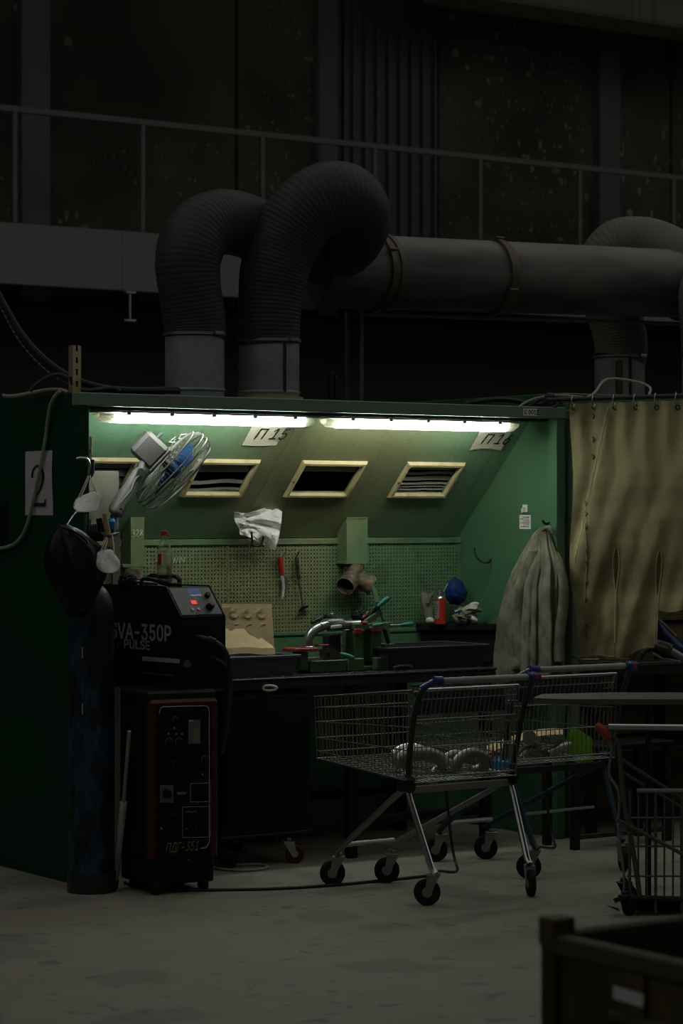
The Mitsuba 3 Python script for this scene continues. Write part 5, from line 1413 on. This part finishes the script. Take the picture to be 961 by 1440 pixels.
put(t + '__seam', tube([fr(826 + 1.5 * math.sin(y * .05) - (2 if y > 740 else 0), y) for y in np.linspace(700, 921, 60)], 0.003, 5), 'canvas')
for k, y in enumerate((585, 618, 642, 708, 722, 740, 776, 792, 818, 843, 880, 892)):
    x = 835 if y < 660 else 825
    put(t + '__lacing', tube([fr(x - 1.5, y - 3, .006), fr(x + 1, y, .008), fr(x - 1, y + 4, .006)], 0.004, 5), 'old_steel')
for k in (0, 1):
    x0, yt, ye, wd, xb = slits[k]
    for s in (-1, 1):
        put(t + '__slit_hem', tube([fr(edge(k, s, y), y, .003) for y in np.linspace(yt + 1, 905, 50)], 0.004, 6), 'canvas')
put(t + '__hem', tube([fr(812 + (865 - 812) * u, 922 + 1.5 * math.sin(u * 9), .002) for u in np.linspace(0, 1, 20)], 0.004, 6), 'canvas')
t2 = thing('curtain_rail', 'thin dark rail carrying the curtain rings', 'rail')
put(t2, rod(R0 - (R1 - R0) * 0.12, R1, 0.012, 12), 'dark_steel')
for k in range(9):
    x = 806 + 29.3 * k
    o = R0 + (R1 - R0) * ((x - 800) / 260) - UP * 0.014
    put(t + '__ring', tube([o + FWD * 0.030 * math.cos(a) + RIGHT * 0.010 * math.cos(a) + UP * 0.030 * math.sin(a) for a in np.arange(20) * math.pi / 10], 0.0042, 6, closed=True), 'zinc')
    put(t + '__eyelet', ring(cl(x + 1, 573) - FWD * 0.004, FWD, 0.007, 0.015, 0.005, 16), 'old_steel')

# bench of the neighbouring booth and what lies on it
t = thing('workbench', 'dusty steel workbench of the neighbouring booth under the curtain', 'workbench')
put(t + '__top', bx(2.98, 5.4, -0.10, 0.80, BZ - 0.02, BZ, 0.003), 'old_steel')
put(t + '__front_rail', bx(2.98, 5.4, -0.09, -0.05, BZ - 0.07, BZ - 0.02, 0.003), 'dark_steel')
for x in (3.0, 4.2, 5.3):
    for y in (-0.08, 0.72):
        put(t + '__leg', bx(x, x + 0.05, y, y + 0.05, 0, BZ - 0.02), 'black_steel')
put(t + '__shelf', bx(3.0, 5.3, -0.04, 0.7, 0.42, 0.44), 'black_steel')
random.seed(3)
for k in range(9):
    a_, b_3 = at(792 + random.uniform(0, 22), 926 + random.uniform(-3, 6), Z=BZ + 0.006), at(860 + random.uniform(0, 40), 927 + random.uniform(-2, 6), Z=BZ + 0.006)
    put(thing('welding_rod', 'thin welding rod in the scatter on the neighbouring bench', 'welding rod', 'welding rods on the neighbouring bench'), rod(a_, b_3, 0.004, 6), 'cream_frame' if k % 2 else 'dull_zinc')
t = thing('bent_wire', 'pale bent wire with a curled end left on the neighbouring bench', 'wire')
put(t + '__wire', tube(spline([at(795, 921, Z=BZ + 0.03), at(803, 926, Z=BZ + .02), at(815, 927, Z=BZ + .015), at(840, 926, Z=BZ + .01)], 14), 0.004, 6), 'paper')
put(t + '__tangle', tube(spline([at(806, 930, Z=BZ + .01), at(811, 924, Z=BZ + .05), at(817, 927, Z=BZ + .05), at(814, 931, Z=BZ + .02)], 14), 0.005, 6), 'zinc')
dE = 13.35
ed = lambda x, y, o=0.0: at(x, y, d=dE + o)
t = thing('pipe_elbow', 'dusty bent pipe with clamps lying on the neighbouring bench', 'pipe')
put(t + '__tube', tube(spline([ed(895, 930), ed(899, 921), ed(908, 912), ed(920, 908), ed(935, 912), ed(950, 920), ed(966, 930)], 36), 0.026, 20), 'dull_zinc', smooth=50)
put(t + '__sleeve', tube([ed(920, 907), ed(921, 907.5), ed(943, 915), ed(944, 915.5)], [0.028, 0.037, 0.037, 0.028], 20), 'old_steel', smooth=40)
put(t + '__clamp', [bar(ed(921, 906, -.03), ed(940, 912, -.04), .014, .014), bar(ed(929, 903, -.03), ed(944, 908, -.03), .014, .02), bar(ed(918, 918, -.04), ed(930, 925, -.05), .06, .01)], 'slat_grey')
put(t + '__end_plate', bar(ed(921, 926, 0), ed(957, 931, 0), 0.08, 0.02), 'slat_grey')
t = thing('welding_helmet', 'glossy dark blue welding helmet on the neighbouring bench', 'helmet')
put(t + '__shell', loft([(ed(925, 872, .25), RIGHT * .004, FWD * .01), (ed(930, 880, .25), RIGHT * .026, FWD * .06), (ed(936, 892, .25), RIGHT * .055, FWD * .10), (ed(942, 905, .25), RIGHT * .085, FWD * .12), (ed(950, 916, .25), RIGHT * .10, FWD * .12), (ed(954, 925, .25), RIGHT * .09, FWD * .10)], 30), 'blue_plastic', smooth=60)
put(t + '__brim', tube(spline([ed(926, 872, .14), ed(932, 876, .12), ed(940, 884, .12), ed(952, 895, .12)], 12), 0.008, 8), 'slat_grey')

# ------------------------------------------------------------------ shopping carts
def cart(key, label, o, yaw, frame_m, accent, group, hw=0.295, lod=1.0):
    """A shopping cart: local x right, y towards its front, origin on the floor between the rear wheels."""
    t = thing(key, label, 'shopping cart', group)
    M_ = rotz(yaw, (o[0], o[1], 0))
    L = lambda *p: (M_ @ np.array([*p, 1.0]))[:3]
    G = lambda pts: [L(*p) for p in pts]
    y0, y1 = 0.06, 0.85
    zt0, zt1, zb0, zb1 = 0.925, 0.848, 0.525, 0.565
    w0, w1 = hw, hw * 0.92
    W = lambda y: w0 + (w1 - w0) * (y - y0) / (y1 - y0)
    ZT = lambda y: zt0 + (zt1 - zt0) * (y - y0) / (y1 - y0)
    ZB = lambda y: zb0 + (zb1 - zb0) * (y - y0) / (y1 - y0)
    ws = []
    r1, r2 = 0.0022, 0.0030
    for s in (-1, 1):
        n = 28
        for k in range(n + 1):
            y = y0 + (y1 - y0) * k / n
            ws.append(tube(G([(s * W(y), y, ZT(y)), (s * W(y) * 0.95, y, ZB(y))]), r1, 5, caps=False))
        for q_ in (0.17, 0.40, 0.66, 0.88):
            ws.append(tube(G([(s * W(y) * (1 - .05 * q_), y, ZT(y) + (ZB(y) - ZT(y)) * q_) for y in np.linspace(y0, y1, 4)]), r2, 5, caps=False))
    for k in range(19):
        x = -w1 + 2 * w1 * k / 18
        ws.append(tube(G([(x, y1, zt1), (x * 0.95, y1, zb1), (x * 0.95, y0, zb0)]), r1, 5, caps=False))
    for q_ in (0.17, 0.40, 0.66, 0.88):
        z = zt1 + (zb1 - zt1) * q_
        ws.append(tube(G([(-w1 * .97, y1, z), (w1 * .97, y1, z)]), r2, 5, caps=False))
    for k in range(15):
        y = y0 + (y1 - y0) * k / 14
        ws.append(tube(G([(-W(y) * .95, y, ZB(y)), (W(y) * .95, y, ZB(y))]), r1, 5, caps=False))
    put(t + '__basket', cat(ws), 'cart_wire', smooth=40)
    put(t + '__basket_rim', tube(G([(-w0, y0, zt0), (-w1, y1, zt1), (w1, y1, zt1), (w0, y0, zt0)]), 0.0065, 8), 'steel')
    put(t + '__basket_rim', tube(G([(-w0 * .95, y0, zb0), (-w1 * .95, y1, zb1), (w1 * .95, y1, zb1), (w0 * .95, y0, zb0)]), 0.005, 8), 'zinc')
    gs = []
    for k in range(23):
        x = -w0 * .92 + 2 * w0 * .92 * k / 22
        gs.append(tube(G([(x, y0 - 0.02, zt0 - 0.01), (x, y0 + 0.03, (zt0 + zb0) / 2), (x, y0 + 0.035, zb0 + 0.01)]), r1, 5, caps=False))
    for q_ in (0.1, 0.32, 0.62, 0.95):
        z = zt0 + (zb0 - zt0) * q_
        gs.append(tube(G([(-w0 * .94, y0 + 0.03 * q_ - .01, z), (w0 * .94, y0 + 0.03 * q_ - .01, z)]), r2, 5, caps=False))
    put(t + '__rear_gate', cat(gs), 'cart_wire', smooth=40)
    put(t + '__gate_rim', tube(G([(-w0 * .93, y0 + .02, zt0 - .06), (-w0 * .93, y0 - .02, zt0 + .004), (w0 * .93, y0 - .02, zt0 + .004), (w0 * .93, y0 + .02, zt0 - .06)]), 0.0065, 8), 'steel')
    put(t + '__child_seat', rbox((w0 * 1.7, 0.006, 0.10), 0.002, m=M_ @ np.array([[1, 0, 0, 0], [0, 1, 0, y0 + .045], [0, 0, 1, zt0 - .06], [0, 0, 0, 1.0]])), 'dark_steel')
    for s in (-1, 1):
        put(t + '__upright', tube(spline(G([(s * hw * 0.96, 0.12, 0.495), (s * hw * 1.0, 0.085, 0.62), (s * hw * 1.03, 0.02, 0.86), (s * hw * 1.0, -0.03, 0.945), (s * hw * .93, -0.06, 0.968)]), 20), 0.0125, 10), frame_m)
        put(t + '__rear_leg', tube(G([(s * hw * .96, 0.125, 0.515), (s * 0.285, 0.09, 0.44), (s * 0.265, -0.035, 0.165), (s * 0.26, -0.06, 0.142)]), 0.0145, 10), 'steel' if frame_m == 'dark_steel' else frame_m)
        put(t + '__front_leg', tube(G([(s * hw * .94, 0.13, 0.50), (s * 0.27 - .03, 0.20, 0.445), (s * 0.145 - .13, 0.655, 0.165), (s * 0.14 - .13, 0.675, 0.145)]), 0.0135, 10), 'dull_zinc' if frame_m == 'dark_steel' else frame_m)
    put(t + '__cross_rail', bar(L(-hw * .95, 0.10, 0.490), L(hw * .95, 0.10, 0.490), 0.012, 0.032), 'slat_grey' if frame_m == 'dark_steel' else 'dark_steel')
    put(t + '__cross_rail', rod(L(-0.27, 0.62, 0.195), L(0.01, 0.62, 0.195), 0.012, 12), 'steel')
    put(t + '__lower_hoop', tube(spline(G([(-0.26, -0.06, 0.15), (-0.20, -0.02, 0.145), (-0.02, 0.10, 0.13), (0.00, 0.14, 0.15), (-0.02, 0.16, 0.33), (-0.04, 0.16, 0.47)]), 26), 0.006, 8), 'dark_steel')
    hz_ = 0.972
    put(t + '__handle', rod(L(-hw * .82, -0.07, hz_), L(hw * .82, -0.07, hz_), 0.0145, 16), 'dull_grip')
    labels[t + '__handle'] = {'label': 'grey plastic push handle'}
    for s in (-1, 1):
        put(t + '__handle_end', [rod(L(s * hw * .80, -0.07, hz_), L(s * hw * .95, -0.068, hz_ + .002), 0.021, 14), rod(L(s * hw * .93, -0.068, hz_), L(s * hw * 1.04, -0.02, 0.94), 0.014, 10)], accent)
    put(t + '__coin_lock', rbox((0.06, 0.045, 0.045), 0.010, m=M_ @ np.array([[1, 0, 0, hw * .93], [0, 1, 0, -0.075], [0, 0, 1, hz_ - .004], [0, 0, 0, 1.0]])), accent)
    put(t + '__coin_lock__badge', cyl(L(hw * .93, -0.099, hz_), L(hw * .93, -0.094, hz_), 0.013, 16), 'red_paint')
    for s in (-1, 1):
        put(t + '__bumper', rbox((0.05, 0.10, 0.07), 0.016, m=M_ @ np.array([[1, 0, 0, s * hw * .97], [0, 1, 0, 0.12], [0, 0, 1, 0.515], [0, 0, 0, 1.0]])), 'sky_blue_plastic' if s < 0 and frame_m == 'blue_enamel' else 'black_steel')
    for i, (x, y, a) in enumerate(((-0.262, 0.0, -35), (0.27, -0.055, 62), (-0.275, 0.70, -35), (-0.02, 0.63, -35))):
        q_ = L(x, y, 0)
        caster(t, q_, yaw + a, 0.058, 'rubber', 'dull_zinc')
    return t, L


mat('dull_grip', (0.30, 0.295, 0.275), 0.45)
mat('cart_blue', (0.018, 0.035, 0.16), 0.4)
c1, L1 = cart('shopping_cart', 'nearest shopping cart full of bent pipes in front of the bench', (1.225, -1.375), 0, 'dark_steel', 'cart_blue', None)
c2, L2 = cart('shopping_cart', 'second shopping cart with blue legs behind the nearest one', (2.08, -1.02), 0, 'blue_enamel', 'cart_blue', None, hw=0.33)

# what lies in the carts
def elbow(label, pts, r, m='dull_zinc', grp=None):
    t = thing('pipe_elbow', label, 'pipe', grp)
    sp_ = spline(pts, 40)
    put(t + '__tube', tube(sp_, r, 22), m, smooth=50)
    for k in (0, 38):
        put(t + '__bead', tube(sp_[k:k + 2], r * 1.10, 22), m, smooth=50)
    return t
pz = lambda x, y, o=0.0: at(x, y, d=(L1(0, 0.3, 0) - C) @ FWD + o)
elbow('steel pipe bend arching at the front left of the nearest cart', [pz(562, 1078, -.05), pz(566, 1066, -.05), pz(585, 1060, -.03), pz(608, 1062, 0), pz(628, 1076, .02)], 0.032)
elbow('steel pipe bend curling round at the right of the nearest cart', [pz(640, 1082, -.05), pz(646, 1068, -.05), pz(660, 1060, -.03), pz(676, 1062, 0), pz(684, 1070, .03), pz(676, 1081, .05), pz(660, 1084, .05)], 0.026)
elbow('bright pipe end standing at the back of the nearest cart', [pz(556, 1062, .12), pz(572, 1054, .12), pz(590, 1056, .12), pz(604, 1064, .13)], 0.030, 'steel')
elbow('dark pipe bend at the bottom of the nearest cart', [pz(566, 1093, -.08), pz(580, 1089, -.06), pz(600, 1091, -.02), pz(612, 1096, .02)], 0.026, 'dull_zinc')
elbow('dark pipe bend lying between the two arched ones', [pz(612, 1088, .05), pz(626, 1070, .08), pz(640, 1062, .1), pz(652, 1068, .1)], 0.026, 'dull_zinc')
qz = lambda x, y, o=0.0: at(x, y, d=(L2(0, 0.3, 0) - C) @ FWD + o)
t = thing('cardboard_sheet', 'pale curved cardboard sheet lying in the second cart', 'cardboard')
put(t, sheet(lambda u, v: qz(684 + 108 * u, 1050 - 25 * math.sin(min(1, u * 1.15) * 1.55) + 12 * v * (1 - .3 * u), 0.05 + 0.10 * v * 0 - 0.12 * v), 18, 6, 0.006), 'cardboard')
elbow('open pipe end on top of the cardboard in the second cart', [qz(745, 1037, -.08), qz(748, 1038, .02), qz(752, 1042, .12)], 0.030, 'dull_zinc')
elbow('bright pipe lying beside the lime green piece', [qz(770, 1060, -.05), qz(785, 1053, -.02), qz(800, 1048, .02)], 0.022, 'steel')
elbow('dark pipe bend under the cardboard in the second cart', [qz(735, 1066, -.05), qz(746, 1056, -.03), qz(760, 1058, 0), qz(768, 1066, .02)], 0.026, 'dull_zinc')
t = thing('lime_container', 'lime green plastic container standing in the second cart', 'container')
put(t, hull([qz(x, y, o) for x, y in ((789, 1060), (804, 1022), (808, 1021), (833, 1038), (834, 1071), (812, 1073)) for o in (0.06, 0.20)]), 'lime', smooth=False)

# the foreground wire trolley with a sheet lying on it
W0 = at(893, 1288, Z=0)
wd = (W0 - C) @ FWD
wp = lambda px, py, o=0.0: at(px, py, d=wd + o)
t = thing('wire_trolley', 'dark wire mesh trolley with a bright rail cut by the right picture edge', 'trolley')
put(t + '__handle', rod(wp(856, 1022), wp(1085, 1024, -.02), 0.014, 14), 'steel')
put(t + '__handle_cap', loft([(wp(838, 1022), UP * .012, FWD * .012), (wp(842, 1024), UP * .026, FWD * .024), (wp(852, 1031), UP * .030, FWD * .026), (wp(860, 1039), UP * .018, FWD * .018)], 18), 'red_paint', smooth=50)
put(t + '__upright', tube(spline([wp(858, 1034), wp(868, 1042), wp(872, 1060), wp(876, 1110), wp(884, 1160), wp(893, 1210), wp(900, 1262)], 40), 0.011, 10), 'old_steel')
put(t + '__upright', tube(spline([wp(858, 1040, .03), wp(857, 1080, .03), wp(860, 1096, .03), wp(866, 1104, .03), wp(870, 1150, .03), wp(874, 1200, .03), wp(877, 1262, .03)], 40), 0.006, 8), 'dull_zinc')
put(t + '__upright', rod(wp(1080, 1024, 0), wp(1080, 1270, 0), 0.011, 10), 'old_steel')
for o in (0.0, 0.42):
    put(t + '__base_rail', rod(wp(880, 1262, o), wp(1085, 1268, o), 0.012, 10), 'dark_steel')
    put(t + '__top_rail', rod(wp(896, 1112, o), wp(1085, 1112, o), 0.010, 10), 'dull_zinc')
for px in (880, 1083):
    put(t + '__base_rail', rod(wp(px, 1262, 0), wp(px, 1262, .42), 0.012, 10), 'dark_steel')
put(t + '__brace', rod(wp(872, 1066, .05), wp(1000, 1150, .05), 0.008, 8), 'old_steel')
put(t + '__brace', rod(wp(872, 1084, .15), wp(1000, 1160, .15), 0.007, 8), 'old_steel')
put(t + '__brace', rod(wp(868, 1152, -.02), wp(1000, 1222, -.02), 0.008, 8), 'old_steel')
ws = []
for o in (0.0, 0.42):
    for k in range(17):
        x = 886 + 12.2 * k
        ws.append(tube([wp(x, 1112, o), wp(x, 1284 if k % 3 == 0 and o == 0 else 1262, o)], 0.0045 if k % 3 else 0.007, 5))
    for y in (1150, 1190, 1232):
        ws.append(tube([wp(882, y, o), wp(1085, y, o)], 0.0045, 5))
put(t + '__mesh', cat(ws), 'old_steel')
labels[t + '__mesh'] = {'kind': 'stuff'}
put(t + '__deck', hull([wp(x, y, o) for x in (880, 1083) for y in (1262, 1265) for o in (0, .42)]), 'dark_steel', smooth=False)
for px in (912, 1060):
    put(t + '__tall_post', rod(wp(px, 1262, .40), wp(px, 991, .40), 0.013, 10), 'black_steel')
    put(t + '__tall_post', rod(wp(px, 1262, .12), wp(px, 991, .12), 0.013, 10), 'black_steel')
q_ = wp(885, 1262, .02)
caster(t, (q_[0], q_[1]), 200, 0.036, 'rubber', 'dark_steel')
q_ = wp(1078, 1262, .02)
caster(t, (q_[0], q_[1]), 160, 0.036, 'rubber', 'dark_steel')
for px in (885, 1078):
    q_ = wp(px, 1262, .38)
    caster(t, (q_[0], q_[1]), 180, 0.036, 'rubber', 'dark_steel')
put(t + '__foot_plate', [hull([wp(x, y, o) for x, y in ((862, 1264), (884, 1256), (884, 1262), (866, 1270)) for o in (-.02, 0.02)]), hull([wp(x, y, o) for x, y in ((852, 1273), (870, 1277), (872, 1282)) for o in (-.02, 0.02)])], 'dark_steel', smooth=False)
t = thing('steel_sheet', 'flat grey steel sheet lying on the wire trolley and pointing left', 'sheet')
pz0 = [(750, 983, .12), (762, 979, .35), (850, 977, .45), (1090, 975, .45), (1090, 991, .05), (900, 990, .05), (800, 987, .06)]
base = [wp(*a) for a in pz0]
zz_ = np.mean([b[2] for b in base])
base = [np.array([b[0], b[1], zz_]) for b in base]
put(t, hull([b + UP * e for b in base for e in (-0.012, 0.012)]), 'sheet_dull', smooth=False)

# ------------------------------------------------------------------ yellow steel bin in the foreground
BC = at(771, 1308, d=5.24)
bxx, byy, bz = BC[0], BC[1], BC[2]
t = thing('steel_bin', 'worn dark yellow steel stacking bin in the near right corner', 'bin')
LX, LY = 1.0, 1.15
for i, (x, y) in enumerate(((bxx, byy), (bxx + LX, byy), (bxx, byy - LY), (bxx + LX, byy - LY))):
    put(t + '__corner_post', bx(x - 0.012, x + 0.038, y - 0.038, y + 0.012, 0.0, bz + 0.028, 0.004), 'bin_paint')
    put(t + '__stacking_lug', bx(x - 0.016, x + 0.042, y - 0.042, y + 0.016, bz - 0.03, bz + 0.030, 0.004), 'bin_paint')
put(t + '__rim', bx(bxx - 0.012, bxx + 0.020, byy - LY, byy - 0.03, bz - 0.048, bz - 0.004, 0.006), 'bin_rim')
put(t + '__rim', bx(bxx + LX - 0.02, bxx + LX + 0.012, byy - LY, byy - 0.03, bz - 0.048, bz - 0.004, 0.006), 'bin_rim')
put(t + '__rim', bx(bxx + 0.03, bxx + LX, byy - 0.020, byy + 0.012, bz - 0.048, bz - 0.004, 0.006), 'bin_rim')
put(t + '__rim', bx(bxx + 0.03, bxx + LX, byy - LY - 0.012, byy - LY + 0.02, bz - 0.048, bz - 0.004, 0.006), 'bin_rim')
for x in (bxx, bxx + LX - 0.004):
    put(t + '__side', bx(x, x + 0.004, byy - LY, byy, 0.12, bz - 0.02, 0.001), 'bin_paint')
for y in (byy - 0.006, byy - LY):
    put(t + '__side', bx(bxx, bxx + LX, y, y + 0.004, 0.12, bz - 0.02, 0.001), 'bin_paint')
put(t + '__bottom', bx(bxx, bxx + LX, byy - LY, byy, 0.11, 0.125, 0.001), 'bin_paint')
for k, y in enumerate((0.28, 0.62, 0.92)):
    put(t + '__rib', bx(bxx - 0.010, bxx, byy - y - 0.03, byy - y + 0.03, 0.13, bz - 0.05, 0.004), 'bin_paint')
put(t + '__rib', bx(bxx - 0.010, bxx, byy - LY + 0.04, byy - 0.20, bz - 0.155, bz - 0.135, 0.004), 'bin_rim')
l0, l1 = at(863, 1386, X=bxx - 0.012), at(905, 1417, X=bxx - 0.012)
put(t + '__label', hull([(bxx - 0.0125 + e, y, z) for e in (0, 0.0015) for y, z in ((l0[1], l0[2]), (l1[1], l0[2] - 0.004), (l1[1], l1[2]), (l0[1], l1[2] + 0.004))]), 'paper_grey', smooth=False)
l0, l1 = at(957, 1405, X=bxx - 0.012), at(1000, 1440, X=bxx - 0.012)
put(t + '__label', bx(bxx - 0.0125, bxx - 0.011, l1[1], l0[1], l1[2], l0[2], 0.0005), 'bin_rim', smooth=False)
for x in (bxx + 0.05, bxx + LX - 0.15):
    put(t + '__skid', bx(x, x + 0.1, byy - LY, byy, 0.0, 0.11, 0.004), 'bin_paint')

# ------------------------------------------------------------------ small things on the floor
fl = lambda x, y, z=0.007: at(x, y, Z=z)
t = thing('floor_cable', 'black cable lying across the floor from the gas cylinder to the cart', 'cable')
put(t, tube(spline([fl(176, 1241), fl(190, 1246), fl(215, 1250), fl(260, 1251.5), fl(330, 1251), fl(400, 1249), fl(450, 1246), fl(520, 1240), fl(580, 1234), fl(615, 1230)], 70), 0.0075, 8), 'cable_black')
t = thing('floor_cable', 'grey looped cable lying on the floor beside the lower machine', 'cable')
put(t, tube(spline([fl(276, 1210, .02), fl(286, 1216, .012), fl(310, 1222), fl(345, 1224), fl(368, 1222), fl(376, 1218), fl(366, 1216), fl(330, 1216.5), fl(300, 1215, .011)], 60), 0.0075, 8), 'cable_grey')
t = thing('floor_cable', 'pale cable running down from the lower machine to the green plug', 'cable')
put(t, tube(spline([at(265, 1209, d=11.1), at(250, 1222, Z=.03), fl(235, 1234, .012), fl(215, 1242, .010), fl(202, 1243, .010)], 30), 0.006, 8), 'cable_grey')
t = thing('green_plug', 'small yellow green rubber boot on the floor by the pale cable', 'plug')
put(t + '__boot', hull([at(x, y, d=11.12 + o) for x, y in ((219, 1246), (224, 1228), (227, 1228), (236, 1243), (233, 1247)) for o in (-.015, .015)]), 'lime_dark', smooth=False)
put(t + '__tip', rod(fl(196, 1244, .014), fl(204, 1243, .014), 0.013, 10), 'lime_dark')
mat('lime_dark', (0.16, 0.30, 0.03), 0.6)
t = thing('floor_pedal', 'dark round fitting lying on the floor under the lower machine', 'fitting')
put(t, lathe([(0, 0), (0.04, 0), (0.045, 0.02), (0.03, 0.05), (0, 0.055)], 20, rotz(0, (fl(252, 1226)[0], fl(252, 1226)[1], 0.0))), 'rubber')
t = thing('neighbour_stand', 'dark low steel stand with crossbars behind the second cart', 'stand')
n0 = at(809, 1195, Z=0)
for dx, dy in ((0, 0), (0.62, 0), (0, 0.22), (0.62, 0.22)):
    put(t + '__leg', bx(n0[0] + dx - .02, n0[0] + dx + .02, n0[1] + dy - .02, n0[1] + dy + .02, 0, 0.50), 'black_steel')
put(t + '__top', bx(n0[0] - .03, n0[0] + 0.65, n0[1] - .03, n0[1] + 0.25, 0.50, 0.52), 'black_steel')
put(t + '__cross_bar', bx(n0[0], n0[0] + 0.62, n0[1] - .012, n0[1] + .012, 0.05, 0.075), 'dark_steel')
put(t + '__cross_bar', rod((n0[0] - .35, n0[1] - .02, 0.205), (n0[0] + 0.1, n0[1] - .028, 0.212), 0.008), 'zinc')
for k, v in list(labels.items()):
    if not v:
        del labels[k]
